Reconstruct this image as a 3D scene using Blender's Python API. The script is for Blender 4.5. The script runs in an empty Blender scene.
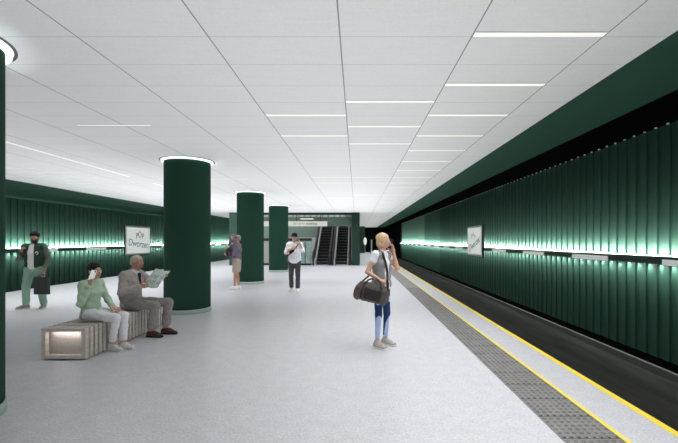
import bpy, bmesh, math, random
import numpy as np
from mathutils import Vector, Matrix

random.seed(4)
scene = bpy.context.scene
COL = scene.collection
PI = math.pi
EYE = 1.65            # camera height above the platform
CEIL = 3.508          # suspended ceiling above the platform
F_PX, VX, VY = 403.6, 356.5, 240.5

# ------------------------------------------------------------------ helpers
def link(o, parent=None):
    COL.objects.link(o)
    if parent is not None:
        o.parent = parent
    return o

def tag(o, label=None, cat=None, group=None, kind=None):
    if label: o['label'] = label
    if cat: o['category'] = cat
    if group: o['group'] = group
    if kind: o['kind'] = kind
    return o

def empty(name, loc=(0, 0, 0), rz=0.0, scale=1.0):
    o = bpy.data.objects.new(name, None)
    o.empty_display_size = 0.1
    o.location = loc
    o.rotation_euler = (0, 0, rz)
    o.scale = (scale,) * 3
    return link(o)

def bm_obj(name, bm, mats, parent=None, smooth=False):
    me = bpy.data.meshes.new(name)
    bm.normal_update()
    bm.to_mesh(me)
    bm.free()
    if smooth:
        for p in me.polygons: p.use_smooth = True
    for m in (mats if isinstance(mats, (list, tuple)) else [mats]):
        me.materials.append(m)
    return link(bpy.data.objects.new(name, me), parent)

def struct(name, bm, mats, smooth=False):
    return tag(bm_obj(name, bm, mats, None, smooth), kind='structure')

def box(bm, x0, x1, y0, y1, z0, z1, mi=0, M=None):
    vs = []
    for z in (z0, z1):
        for x, y in ((x0, y0), (x1, y0), (x1, y1), (x0, y1)):
            p = Vector((x, y, z))
            if M is not None: p = M @ p
            vs.append(bm.verts.new(p))
    for f in ((3, 2, 1, 0), (4, 5, 6, 7), (0, 1, 5, 4), (1, 2, 6, 5), (2, 3, 7, 6), (3, 0, 4, 7)):
        bm.faces.new([vs[i] for i in f]).material_index = mi

def bevel_box(x0, x1, y0, y1, z0, z1, r=0.01, seg=2):
    bm = bmesh.new()
    box(bm, x0, x1, y0, y1, z0, z1)
    bmesh.ops.bevel(bm, geom=bm.edges[:], offset=r, segments=seg, affect='EDGES')
    return bm

def quad(bm, pts, mi=0):
    f = bm.faces.new([bm.verts.new(p) for p in pts])
    f.material_index = mi
    return f

def lathe(bm, prof, n=64, c=(0, 0), mi=0, closed=False):
    rings = []
    for r, z in prof:
        rings.append([bm.verts.new((c[0] + r * math.cos(2 * PI * i / n), c[1] + r * math.sin(2 * PI * i / n), z)) for i in range(n)])
    pairs = list(zip(rings[:-1], rings[1:]))
    if closed: pairs.append((rings[-1], rings[0]))
    for a, b in pairs:
        for i in range(n):
            j = (i + 1) % n
            bm.faces.new((a[i], a[j], b[j], b[i])).material_index = mi
    return rings

def tube(bm, pts, r, n=8, mi=0, flat=None):
    pts = [Vector(p) for p in pts]
    rings = []
    up = Vector((0, 0, 1))
    for k, p in enumerate(pts):
        t = (pts[min(k + 1, len(pts) - 1)] - pts[max(k - 1, 0)]).normalized()
        a = t.cross(up)
        if a.length < 1e-3: a = t.cross(Vector((0, 1, 0)))
        a.normalize(); b = t.cross(a).normalized()
        if flat:
            a = Vector(flat) - t * Vector(flat).dot(t); a.normalize(); b = t.cross(a)
            ra, rb = r
        else:
            ra = rb = r
        rings.append([bm.verts.new(p + a * ra * math.cos(2 * PI * i / n) + b * rb * math.sin(2 * PI * i / n)) for i in range(n)])
    for a, b in zip(rings[:-1], rings[1:]):
        for i in range(n):
            j = (i + 1) % n
            bm.faces.new((a[i], a[j], b[j], b[i])).material_index = mi
    bm.faces.new(list(reversed(rings[0]))).material_index = mi
    bm.faces.new(rings[-1]).material_index = mi

# ------------------------------------------------------------------ materials
def sc(r, g, b):
    """sRGB 0..255 to linear"""
    f = lambda c: (c / 255 / 12.92) if c / 255 <= 0.04045 else ((c / 255 + 0.055) / 1.055) ** 2.4
    return (f(r), f(g), f(b), 1.0)

def mat(name, col, rough=0.6, metal=0.0, emit=None, estr=0.0, noise=0.0, nscale=20.0, bump=0.0, spec=0.5, stretch=(1, 1, 1), detail=4.0):
    m = bpy.data.materials.new(name)
    m.use_nodes = True
    nt = m.node_tree
    b = nt.nodes['Principled BSDF']
    b.inputs['Base Color'].default_value = col
    b.inputs['Roughness'].default_value = rough
    b.inputs['Metallic'].default_value = metal
    b.inputs['Specular IOR Level'].default_value = spec
    if emit:
        b.inputs['Emission Color'].default_value = emit
        b.inputs['Emission Strength'].default_value = estr
    if noise or bump:
        tc = nt.nodes.new('ShaderNodeTexCoord'); mp = nt.nodes.new('ShaderNodeMapping')
        mp.inputs['Scale'].default_value = stretch
        nz = nt.nodes.new('ShaderNodeTexNoise')
        nz.inputs['Scale'].default_value = nscale; nz.inputs['Detail'].default_value = detail
        nt.links.new(tc.outputs['Object'], mp.inputs['Vector']); nt.links.new(mp.outputs['Vector'], nz.inputs['Vector'])
        if noise:
            mr = nt.nodes.new('ShaderNodeMapRange')
            mr.inputs['From Min'].default_value = 0.25; mr.inputs['From Max'].default_value = 0.75
            mr.inputs['To Min'].default_value = 1 - noise; mr.inputs['To Max'].default_value = 1 + noise
            vm = nt.nodes.new('ShaderNodeVectorMath'); vm.operation = 'SCALE'
            vm.inputs[0].default_value = col[:3]
            nt.links.new(nz.outputs['Fac'], mr.inputs['Value']); nt.links.new(mr.outputs['Result'], vm.inputs['Scale'])
            nt.links.new(vm.outputs['Vector'], b.inputs['Base Color'])
        if bump:
            bp = nt.nodes.new('ShaderNodeBump')
            bp.inputs['Strength'].default_value = bump; bp.inputs['Distance'].default_value = 0.01
            nt.links.new(nz.outputs['Fac'], bp.inputs['Height']); nt.links.new(bp.outputs['Normal'], b.inputs['Normal'])
    return m

def math_node(nt, op, a, b=None, c=None):
    n = nt.nodes.new('ShaderNodeMath'); n.operation = op
    for i, v in enumerate((a, b, c)):
        if v is None: continue
        if isinstance(v, (int, float)): n.inputs[i].default_value = v
        else: nt.links.new(v, n.inputs[i])
    return n.outputs[0]

def grid_line(nt, coord, origin, pitch, width):
    """1 on a joint line, 0 elsewhere"""
    u = math_node(nt, 'DIVIDE', math_node(nt, 'SUBTRACT', coord, origin), pitch)
    fr = math_node(nt, 'FRACT', math_node(nt, 'ADD', u, 0.5))
    d = math_node(nt, 'ABSOLUTE', math_node(nt, 'SUBTRACT', fr, 0.5))
    return math_node(nt, 'LESS_THAN', d, width / pitch / 2)

def tile_mat(name, col, dark, lines, rough, noise, nscale, spec=0.5, stretch=(1, 1, 1), speck=None, bump=0.0):
    m = bpy.data.materials.new(name); m.use_nodes = True
    nt = m.node_tree; b = nt.nodes['Principled BSDF']
    b.inputs['Roughness'].default_value = rough; b.inputs['Specular IOR Level'].default_value = spec
    tc = nt.nodes.new('ShaderNodeTexCoord'); sp = nt.nodes.new('ShaderNodeSeparateXYZ')
    nt.links.new(tc.outputs['Object'], sp.inputs[0])
    mp = nt.nodes.new('ShaderNodeMapping'); mp.inputs['Scale'].default_value = stretch
    nt.links.new(tc.outputs['Object'], mp.inputs['Vector'])
    nz = nt.nodes.new('ShaderNodeTexNoise'); nz.inputs['Scale'].default_value = nscale; nz.inputs['Detail'].default_value = 6
    nt.links.new(mp.outputs['Vector'], nz.inputs['Vector'])
    mr = nt.nodes.new('ShaderNodeMapRange')
    mr.inputs['From Min'].default_value = 0.3; mr.inputs['From Max'].default_value = 0.7
    mr.inputs['To Min'].default_value = 1 - noise; mr.inputs['To Max'].default_value = 1 + noise
    nt.links.new(nz.outputs['Fac'], mr.inputs['Value'])
    val = mr.outputs['Result']
    if speck:
        n2 = nt.nodes.new('ShaderNodeTexNoise'); n2.inputs['Scale'].default_value = speck[0]; n2.inputs['Detail'].default_value = 2
        nt.links.new(tc.outputs['Object'], n2.inputs['Vector'])
        m2 = nt.nodes.new('ShaderNodeMapRange')
        m2.inputs['From Min'].default_value = 0.3; m2.inputs['From Max'].default_value = 0.7
        m2.inputs['To Min'].default_value = 1 - speck[1]; m2.inputs['To Max'].default_value = 1 + speck[1]
        nt.links.new(n2.outputs['Fac'], m2.inputs['Value'])
        val = math_node(nt, 'MULTIPLY', val, m2.outputs['Result'])
    vm = nt.nodes.new('ShaderNodeVectorMath'); vm.operation = 'SCALE'; vm.inputs[0].default_value = col[:3]
    nt.links.new(val, vm.inputs['Scale'])
    out = vm.outputs['Vector']
    for ax, origin, pitch, width, amt in lines:
        ln = grid_line(nt, sp.outputs[ax], origin, pitch, width)
        mx = nt.nodes.new('ShaderNodeMix'); mx.data_type = 'RGBA'
        nt.links.new(math_node(nt, 'MULTIPLY', ln, amt), mx.inputs['Factor'])
        nt.links.new(out, mx.inputs['A']); mx.inputs['B'].default_value = dark
        out = mx.outputs['Result']
    nt.links.new(out, b.inputs['Base Color'])
    if bump:
        bp = nt.nodes.new('ShaderNodeBump'); bp.inputs['Strength'].default_value = bump; bp.inputs['Distance'].default_value = 0.01
        nt.links.new(nz.outputs['Fac'], bp.inputs['Height']); nt.links.new(bp.outputs['Normal'], b.inputs['Normal'])
    return m

M = {}
M['ceil'] = tile_mat('mesh_ceiling', (0.78, 0.78, 0.778, 1), (0.12, 0.12, 0.13, 1),
                     [(0, -0.15, 1.2, 0.012, 0.8), (1, 3.68, 0.5845, 0.007, 0.45)], 0.75, 0.02, 3.0, 0.2, stretch=(1, 14, 1), speck=(60, 0.03))
M['floor'] = tile_mat('granite_floor', (0.465, 0.468, 0.495, 1), (0.36, 0.45, 0.47, 1),
                      [(1, 0.3, 0.6, 0.004, 0.25), (0, 0.5, 0.6, 0.004, 0.25)], 0.38, 0.06, 7.0, 0.35, speck=(48, 0.17))
M['tactile'] = tile_mat('tactile_stone', (0.17, 0.168, 0.163, 1), (0.03, 0.03, 0.03, 1),
                        [(1, 0.0, 0.42, 0.012, 0.9)], 0.6, 0.15, 6.0, 0.4, stretch=(1, 3, 1), speck=(90, 0.1))
M['yellow'] = mat('yellow_paint', sc(226, 203, 62), 0.5, noise=0.05, nscale=30)
M['green'] = mat('dark_green_paint', (0.0125, 0.040, 0.027, 1), 0.7, noise=0.06, nscale=3, spec=0.25)
M['green_col'] = mat('dark_green_column', (0.0150, 0.053, 0.035, 1), 0.8, noise=0.05, nscale=60, bump=0.25, spec=0.1)
M['soffit'] = mat('dark_green_soffit', (0.018, 0.066, 0.041, 1), 0.8, noise=0.05, nscale=2, spec=0.2)
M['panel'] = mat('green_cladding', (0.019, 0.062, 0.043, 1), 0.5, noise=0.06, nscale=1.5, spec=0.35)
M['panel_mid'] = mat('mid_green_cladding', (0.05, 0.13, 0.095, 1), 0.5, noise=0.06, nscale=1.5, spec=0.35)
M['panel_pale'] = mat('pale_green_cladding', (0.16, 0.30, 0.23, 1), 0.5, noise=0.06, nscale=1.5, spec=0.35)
M['ledge'] = mat('dark_green_rail', (0.022, 0.060, 0.045, 1), 0.6)
M['black'] = mat('black_void', (0.0025, 0.0028, 0.0028, 1), 0.9, spec=0.1)
M['blackmat'] = mat('black_metal', (0.008, 0.008, 0.009, 1), 0.5)
M['track'] = mat('track_bed', (0.038, 0.038, 0.035, 1), 0.9, noise=0.3, nscale=4, spec=0.1, stretch=(1, 0.15, 1))
M['kerb'] = mat('kerb_concrete', (0.10, 0.105, 0.10, 1), 0.9, noise=0.15, nscale=8, spec=0.1)
M['plinth'] = mat('pale_plinth', (0.33, 0.42, 0.38, 1), 0.5)
M['white_emit'] = mat('lit_slot', (0.6, 0.6, 0.56, 1), 0.5, emit=(1.0, 0.985, 0.90, 1), estr=0.64)
M['halo'] = mat('halo_lamp', (0.9, 0.9, 0.9, 1), 0.5, emit=(0.93, 1.0, 0.97, 1), estr=0.9)
M['lightbox'] = mat('poster_lightbox', (0.62, 0.64, 0.62, 1), 0.5, emit=(0.95, 1.0, 0.97, 1), estr=0.5)
M['signbox'] = mat('white_panel', (0.6, 0.63, 0.61, 1), 0.5, emit=(0.95, 1.0, 0.97, 1), estr=0.34)
M['cream'] = mat('cream_sign', (0.66, 0.68, 0.58, 1), 0.6, emit=(1.0, 1.0, 0.88, 1), estr=0.12)
M['chrome'] = mat('brushed_steel', (0.62, 0.64, 0.65, 1), 0.35, 0.6)
M['whitepaint'] = mat('white_paint', (0.75, 0.77, 0.76, 1), 0.5)
M['bench'] = mat('bench_wood', (0.54, 0.495, 0.44, 1), 0.7, noise=0.2, nscale=9, stretch=(1, 1, 3), bump=0.2, detail=8)
M['bench_core'] = mat('bench_core', (0.10, 0.09, 0.08, 1), 0.8)
M['bench_terr'] = mat('pale_terrazzo', (0.52, 0.45, 0.42, 1), 0.7, noise=0.28, nscale=60, detail=3)

def wall_mat_glass():
    m = bpy.data.materials.new('teal_glass'); m.use_nodes = True
    b = m.node_tree.nodes['Principled BSDF']
    b.inputs['Base Color'].default_value = (0.70, 0.88, 0.87, 1)
    b.inputs['Roughness'].default_value = 0.05
    b.inputs['Transmission Weight'].default_value = 0.85
    b.inputs['IOR'].default_value = 1.1
    return m
M['glass'] = wall_mat_glass()

# ------------------------------------------------------------------ lamps
def area(name, loc, size, size_y, power, aim=(0, 0, -1), col=(1, 1, 1), spread=PI):
    L = bpy.data.lights.new(name, 'AREA')
    L.shape = 'RECTANGLE'; L.size = size; L.size_y = size_y
    L.energy = power; L.color = col; L.spread = spread
    o = bpy.data.objects.new(name, L)
    z = -Vector(aim).normalized()
    y = Vector((0, 1, 0)); x = y.cross(z).normalized(); y = z.cross(x)
    o.matrix_world = Matrix.Translation(loc) @ Matrix((x, y, z)).transposed().to_4x4()
    COL.objects.link(o)
    return o

def spot(name, loc, power, col=(1, 1, 1), angle=165, aim_up=True):
    L = bpy.data.lights.new(name, 'SPOT')
    L.energy = power; L.spot_size = math.radians(angle); L.spot_blend = 1.0
    L.shadow_soft_size = 0.0; L.color = col
    o = bpy.data.objects.new(name, L)
    o.location = loc
    if aim_up: o.rotation_euler = (PI, 0, 0)
    COL.objects.link(o)
    return o

# ------------------------------------------------------------------ the setting
Y0, Y1 = -7.0, 57.0          # platform start and end
XR, XL = 2.76, -11.15        # platform edges
WR, WL = 6.90, -15.0         # track walls

bm = bmesh.new(); box(bm, XL, XR, Y0, Y1, -0.25, 0.0)
struct('floor', bm, M['floor'])
bm = bmesh.new()
box(bm, XR - 0.25, XR - 0.02, Y0, Y1, -1.25, -0.25); box(bm, XL + 0.02, XL + 0.25, Y0, Y1, -1.25, -0.25)
struct('trim_platform_sides', bm, M['track'])
bm = bmesh.new()
box(bm, XR - 0.25, 7.2, Y0, 66, -1.45, -1.25); box(bm, -15.4, XL + 0.25, Y0, 66, -1.45, -1.25)
box(bm, 4.55, 6.2, Y0, 66, -1.25, -1.12)
struct('floor_track_bed', bm, M['track'])
bm = bmesh.new(); box(bm, 6.33, 6.42, Y0, 62, -1.25, -1.02)
struct('trim_kerb_right', bm, M['kerb'])
bm = bmesh.new(); box(bm, -14.5, -14.36, Y0, 62, -1.25, -1.0)
struct('trim_kerb_left', bm, M['kerb'])
# yellow platform lines: a broad one on the lip, a narrow one along the tactile paving
bm = bmesh.new(); box(bm, XR - 0.068, XR + 0.005, Y0, Y1, -0.05, 0.004)
struct('trim_yellow_edge_line', bm, M['yellow'])
bm = bmesh.new(); box(bm, 2.205, 2.245, Y0, Y1, -0.02, 0.004)
struct('trim_yellow_inner_line', bm, M['yellow'])
# tactile paving with its domes
bm = bmesh.new(); box(bm, 1.70, 2.205, Y0, Y1, -0.02, 0.003)
def dome(bm, x, y, r=0.021, h=0.012, n=6):
    a = [bm.verts.new((x + r * math.cos(2 * PI * i / n), y + r * math.sin(2 * PI * i / n), 0.003)) for i in range(n)]
    b = [bm.verts.new((x + .6 * r * math.cos(2 * PI * i / n), y + .6 * r * math.sin(2 * PI * i / n), 0.003 + h)) for i in range(n)]
    for i in range(n):
        bm.faces.new((a[i], a[(i + 1) % n], b[(i + 1) % n], b[i]))
    bm.faces.new(b)
y = 2.05
while y < 14:
    for i in range(8):
        dome(bm, 1.735 + i * 0.0625, y)
    y += 0.07
struct('trim_tactile_paving', bm, M['tactile'])

# ceiling
bm = bmesh.new(); box(bm, -10.6, 2.84, Y0, Y1, CEIL, CEIL + 0.04)
struct('ceiling', bm, M['ceil'])
bm = bmesh.new(); box(bm, 2.80, 3.95, Y0, Y1, CEIL + 0.04, CEIL + 0.12); box(bm, 2.84, 3.95, Y0, Y1, CEIL, CEIL + 0.04)
struct('ceiling_soffit_right', bm, M['soffit'])
bm = bmesh.new(); box(bm, -15.1, -10.6, Y0, Y1, CEIL, CEIL + 0.12)
struct('ceiling_soffit_left', bm, M['soffit'])
bm = bmesh.new(); box(bm, -15.4, 7.3, Y0, 66, 5.0, 5.1)
struct('ceiling_tunnel', bm, M['black'])
bm = bmesh.new(); box(bm, 3.75, 3.95, Y0, Y1, CEIL + 0.12, 5.0)
struct('wall_beam_above_track', bm, M['black'])
bm = bmesh.new(); box(bm, -15.4, 7.3, Y0 - 0.2, Y0, -1.45, 5.0)
struct('wall_back', bm, mat('back_wall', (0.3, 0.31, 0.31, 1), 0.8))
bm = bmesh.new(); box(bm, -15.4, 7.3, 66, 66.2, -1.45, 5.0)
struct('wall_tunnel_end', bm, M['black'])
bm = bmesh.new(); box(bm, 6.98, 7.3, Y0, 66, -1.45, 5.0)
struct('wall_right_core', bm, M['black'])
bm = bmesh.new(); box(bm, -15.4, -15.08, Y0, 66, -1.45, 5.0)
struct('wall_left_core', bm, M['black'])
bm = bmesh.new(); box(bm, 2.9, 6.7, 61.6, 61.8, -1.45, 5.0); box(bm, 1.12, 2.9, 57.0, 57.2, -1.25, 5.0)  # black sheets stand in for the unlit tunnel beyond
struct('wall_tunnel_dark', bm, M['black'])

def fins(sign, X, y0, y1, z0, z1, pitch=0.36, depth=0.045, leak_dots=True):
    """saw-tooth cladding: each plate leans out towards the viewer's side, then steps back"""
    bm = bmesh.new()
    n = int(round((y1 - y0) / pitch))
    xi = lambda d: X - sign * d
    for k in range(n):
        a = y0 + k * pitch; b = a + pitch
        pts = [(xi(-0.004), a), (xi(-0.004), a + 0.012), (xi(depth), a + 0.012), (xi(depth * .25), b), (xi(-0.03), b)]
        back = xi(-0.03)
        for (p, q) in zip(pts[:-1], pts[1:]):
            v = [bm.verts.new((p[0], p[1], z0)), bm.verts.new((q[0], q[1], z0)), bm.verts.new((q[0], q[1], z1)), bm.verts.new((p[0], p[1], z1))]
            bm.faces.new(v)
        for z in (z0, z1):
            bm.faces.new([bm.verts.new((p[0], p[1], z)) for p in pts])
        if leak_dots:      # white block imitating light that leaks at the top of each plate
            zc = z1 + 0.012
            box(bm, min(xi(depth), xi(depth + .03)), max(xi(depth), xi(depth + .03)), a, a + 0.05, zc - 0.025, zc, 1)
    # backing sheet
    box(bm, min(xi(-0.035), xi(-0.06)), max(xi(-0.035), xi(-0.06)), y0, y1, z0, z1)
    return bm

TOP_R = 4.22
LED0, LED1 = 1.135, 1.31
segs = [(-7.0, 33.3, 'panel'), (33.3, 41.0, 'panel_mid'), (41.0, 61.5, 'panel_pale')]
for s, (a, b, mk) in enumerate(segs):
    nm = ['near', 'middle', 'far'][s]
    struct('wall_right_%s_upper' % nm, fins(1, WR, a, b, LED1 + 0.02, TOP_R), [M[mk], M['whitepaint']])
    struct('wall_right_%s_lower' % nm, fins(1, WR, a, b, -1.02, LED1 - 0.03, leak_dots=False), [M['panel' if s == 0 else 'panel_mid'], M['whitepaint']])
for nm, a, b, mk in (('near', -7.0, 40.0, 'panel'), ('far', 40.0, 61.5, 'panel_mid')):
    struct('wall_left_%s_upper' % nm, fins(-1, WL, a, b, LED1 + 0.02, CEIL - 0.002, leak_dots=False), [M[mk], M['whitepaint']])
    struct('wall_left_%s_lower' % nm, fins(-1, WL, a, b, -1.02, LED1 - 0.03, leak_dots=False), [M[mk], M['whitepaint']])
# ledge rails carrying the hidden lamps
bm = bmesh.new(); box(bm, WR - 0.34, WR - 0.12, -7.0, 61.5, LED0, LED1)
struct('trim_ledge_right', bm, M['ledge'])
bm = bmesh.new(); box(bm, WL + 0.12, WL + 0.34, -7.0, 61.5, LED0, LED1)
struct('trim_ledge_left', bm, M['ledge'])

LCOL = (0.92, 1.0, 0.95)
for side, X in ((1, WR), (-1, WL)):
    y = -1.0 if side > 0 else 4.0
    while y < 61:
        ln = 4.5 if y < 30 else 9.0
        ln = min(ln, 61.3 - y)
        area('ledge_uplight', (X - side * 0.30, y + ln / 2, LED1 + 0.03), 0.05, ln - 0.05, (27.0 if side > 0 else 31.0) * ln, aim=(side * 1.0, 0, 0.3), col=LCOL)
        y += ln
    # small lamps under the rail, one to each plate
    ya, yb = (8.0, 30.0) if side > 0 else (13.5, 34.0)
    k = math.ceil((ya + 7.0) / 0.36)
    while -7.0 + k * 0.36 < yb:
        o = spot('ledge_downlight_and_fill', (X - side * 0.092, -7.0 + k * 0.36 - 0.05, LED0 + 0.02), 40.0, LCOL, 85, False)
        o.rotation_euler = Vector((side * 0.22, -0.35, -1)).to_track_quat('-Z', 'Y').to_euler()
        k += 1
    yq = ya - 8  # extra strips added under the rail to brighten the lower wall
    while yq < yb:
        area('ledge_downlight_and_fill', (X - side * 0.30, yq + 2, LED0 - 0.02), 0.04, 3.9, 22, aim=(side * 0.5, 0, -1), col=LCOL)
        yq += 4
    while yb < 61:
        area('ledge_downlight_and_fill', (X - side * 0.25, yb + 4.5, LED0 - 0.02), 0.05, 8.9, 90, aim=(side * 0.7, 0, -1), col=LCOL)
        yb += 9

# ------------------------------------------------------------------ ledge panels
ORD = ['nearest', 'second', 'third', 'fourth', 'fifth', 'sixth', 'seventh', 'eighth', 'ninth', 'tenth', 'eleventh', 'twelfth', 'thirteenth', 'fourteenth', 'fifteenth', 'sixteenth']
def ledge_panel(X, side, y0, label, group):
    t = empty('ledge_panel', (X - side * 0.36, y0, LED0 - 0.015))
    tag(t, label, 'sign', group)
    bm = bevel_box(-0.02, 0.02, 0, 1.7, 0.0, 0.125, 0.006, 1)
    bm_obj('face_panel', bm, M['signbox'], t)
    for k in (0.35, 1.35):
        bm = bmesh.new()
        box(bm, min(0, side * 0.03), max(0, side * 0.03), k - 0.03, k + 0.03, 0.02, 0.15)
        bm_obj('mounting_bracket', bm, M['blackmat'], t)
k = 0
for y0 in [6.92 + 3.6 * i for i in range(14)]:
    if 20.3 < y0 + 1.7 < 24.6 or 20.6 < y0 < 24.4: continue
    k += 1
    ledge_panel(WR, 1, y0, 'white panel on the ledge of the right track wall, %s from the camera' % ORD[k - 1], 'white panels on the right wall ledge')
# left wall: seen at x 0..230
k = 0
for y0 in [14.2, 18.05, 21.9, 30.3, 34.1, 38.0, 41.8, 45.7]:
    k += 1
    ledge_panel(WL, -1, y0, 'white panel on the ledge of the left track wall, %s from the camera' % ORD[k - 1], 'white panels on the left wall ledge')

# ------------------------------------------------------------------ posters
def text_obj(name, body, size, m, parent, mtx, extrude=0.002, shear=0.0, align='CENTER'):
    c = bpy.data.curves.new(name, 'FONT')
    c.body = body; c.size = size; c.extrude = extrude; c.shear = shear
    c.align_x = align; c.align_y = 'CENTER'
    c.materials.append(m)
    o = bpy.data.objects.new(name, c)
    COL.objects.link(o)
    me = bpy.data.meshes.new_from_object(o.evaluated_get(bpy.context.evaluated_depsgraph_get()))
    bpy.data.objects.remove(o)
    if not me.materials: me.materials.append(m)
    o = bpy.data.objects.new(name, me)
    link(o, parent)
    o.matrix_local = mtx
    return o

def basis(x, y, z, loc):
    return Matrix.Translation(loc) @ Matrix((Vector(x), Vector(y), Vector(z))).transposed().to_4x4()

def poster(X, side, y0, y1, z0, z1, label, cols, depth=0.16):
    w = y1 - y0; cy = (y0 + y1) / 2; cz = (z0 + z1) / 2
    t = empty('poster_lightbox', (X, cy, z0)); tag(t, label, 'poster')
    h = z1 - z0
    bm = bevel_box(min(0, side * depth), max(0, side * depth), -w / 2, w / 2, 0, h, 0.012, 1)
    bm_obj('case', bm, M['blackmat'], t)
    bm = bmesh.new()
    box(bm, -0.012, 0.012, -w / 2 + 0.02, w / 2 - 0.02, 0.05, h - 0.02)
    bm_obj('frame', bm, M['whitepaint'], t)
    bm = bmesh.new(); box(bm, -0.016, 0.016, -w / 2 + 0.13, w / 2 - 0.13, 0.15, h - 0.12)
    bm_obj('poster_sheet', bm, M['lightbox'], t)
    xd = (0, -side, 0)
    off = -side * 0.02
    def at(u, v, ang=0.0):
        ca, sa = math.cos(ang), math.sin(ang)
        xx = Vector((0, -side * ca, sa)); yy = Vector((0, side * sa, ca)); zz = xx.cross(yy)
        return basis(xx, yy, zz, (off, -side * u, h / 2 + v))
    return t, at, w, h
blue = mat('poster_blue', sc(70, 150, 190), 0.6); org = mat('poster_orange', sc(200, 110, 60), 0.6)
red = mat('poster_red', sc(150, 70, 70), 0.6); grn = mat('poster_grey_green', sc(110, 140, 128), 0.6); pal = mat('poster_yellow', sc(226, 208, 170), 0.6)
t, at, w, h = poster(WL + 0.44, -1, 25.4, 28.5, 0.66, 2.62, 'white illuminated poster with orange and blue lettering on the left wall', None, 0.08)
text_obj('lettering', 'P', 0.55, red, t, at(-0.22, 0.30, 0.0))
text_obj('lettering', '\u00d3', 0.60, org, t, at(0.16, 0.38, 0.0))
text_obj('lettering', 'P', 0.55, red, t, at(0.56, 0.28, 0.0))
text_obj('lettering', 'Dworzec', 0.66, blue, t, at(0.0, -0.22, -0.10), shear=0.15)
text_obj('underline', '___', 0.4, pal, t, at(0.1, 0.15, 0.05))
t, at, w, h = poster(WR - 0.44, 1, 20.76, 23.5, 0.76, 2.46, 'white illuminated poster with pale green handwriting on the right wall', None, 0.12)
text_obj('lettering', 'p', 0.42, grn, t, at(-0.45, 0.34, 0.15))
text_obj('lettering', '\u00f3', 0.46, red, t, at(-0.15, 0.42, 0.1))
text_obj('lettering', 'p', 0.42, grn, t, at(0.18, 0.30, 0.1))
text_obj('lettering', 'Dworzec', 0.58, grn, t, at(0.05, -0.15, 0.30), shear=0.2)

# ------------------------------------------------------------------ columns
def column(x, y, label):
    t = empty('column', (x, y, 0)); tag(t, label, 'column', 'round green columns down the platform')
    R = 0.51
    bm = bmesh.new(); lathe(bm, [(0.0, 0.10), (R, 0.10), (R, CEIL - 0.035)], 72)
    bm_obj('shaft', bm, M['green_col'], t, True)
    bm = bmesh.new(); lathe(bm, [(R + .015, 0.0), (R + .015, 0.095), (R, 0.10)], 72)
    bm_obj('plinth', bm, M['plinth'], t, True)
    bm = bmesh.new(); lathe(bm, [(R + .004, CEIL - 0.045), (R + 0.055, CEIL - 0.045), (R + 0.055, CEIL - 0.002), (R + .004, CEIL - 0.002)], 72, closed=True)
    bm_obj('halo_lamp', bm, M['halo'], t, False)
    bm = bmesh.new(); lathe(bm, [(R + .068, CEIL - 0.008), (R + .095, CEIL - 0.008), (R + .095, CEIL - 0.001), (R + .068, CEIL - 0.001)], 72, closed=True)
    bm_obj('collar_ring', bm, M['blackmat'], t, False)
    n = 10
    for i in range(n):
        a = 2 * PI * i / n
        p = spot('column_halo', (x + (R + .13) * math.cos(a), y + (R + .13) * math.sin(a), CEIL - 0.16), 0.55, (0.92, 1, 0.97), 170, True)
COLS = [(-3.85, 3.65, 'dark green round column cut off by the left edge, closest to the camera'),
        (-3.95, 9.44, 'dark green round column right behind the seated man with the newspaper'),
        (-4.10, 15.6, 'dark green round column beside the adult carrying a child'),
        (-4.15, 21.5, 'dark green round column left of the man in the black cap, furthest away')]
for c in COLS: column(*c)

# ------------------------------------------------------------------ slot lights in the ceiling
def slot(x0, x1, y, label, group, th=0.075):
    t = empty('slot_light', ((x0 + x1) / 2, y, CEIL - 0.001)); tag(t, label, 'ceiling light', group)
    w = (x1 - x0) / 2 - 0.012
    bm = bmesh.new(); box(bm, -w, w, -th / 2, th / 2, -0.004, 0.0)
    bm_obj('diffuser', bm, M['white_emit'], t)
    bm = bmesh.new()
    box(bm, -w - 0.006, w + 0.006, th / 2, th / 2 + 0.008, -0.005, 0.0); box(bm, -w - 0.006, w + 0.006, -th / 2 - 0.008, -th / 2, -0.005, 0.0)
    bm_obj('rim', bm, M['whitepaint'], t)
R0, RP = 3.68, 0.5845
row = lambda k: R0 + RP * k - 0.045
DK = [0, 2, 4, 6, 8, 10, 12, 14, 16, 18, 22, 27, 32, 38, 44]
for i, k in enumerate(DK):
    slot(1.05, 2.25, row(k), 'white slot light in the ceiling row nearest the right track, %s from the camera' % ORD[i], 'slot lights nearest the right track')
for i, k in enumerate([3, 5, 7, 14, 16, 22, 24, 30, 36]):
    slot(-0.15, 1.05, row(k), 'white slot light in the ceiling row above the blonde woman, %s from the camera' % ORD[i], 'slot lights above the blonde woman')
for i, k in enumerate([4, 6, 14, 16, 24, 30]):
    slot(-1.35, -0.15, row(k), 'white slot light in the ceiling row left of the blonde woman, %s from the camera' % ORD[i], 'slot lights in the middle of the ceiling')
for i, (x0, y) in enumerate([(-4.5, 6.49), (-4.5, 12.2)]):
    slot(x0, x0 + 1.2, y, ['white slot light in the ceiling just before the second green column', 'white slot light in the ceiling between second and third green columns'][i], 'slot lights by the columns', 0.05)
for i, (x0, y) in enumerate([(-9.3, 10.3), (-8.7, 11.0), (-10.1, 11.6), (-8.7, 11.8), (-9.4, 13.0), (-8.3, 13.4), (-9.0, 15.2)]):
    slot(x0, x0 + 1.1, y, 'white slot light in the far left of the ceiling, %s from the camera' % ORD[i], 'slot lights in the left of the ceiling', 0.045)
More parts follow.
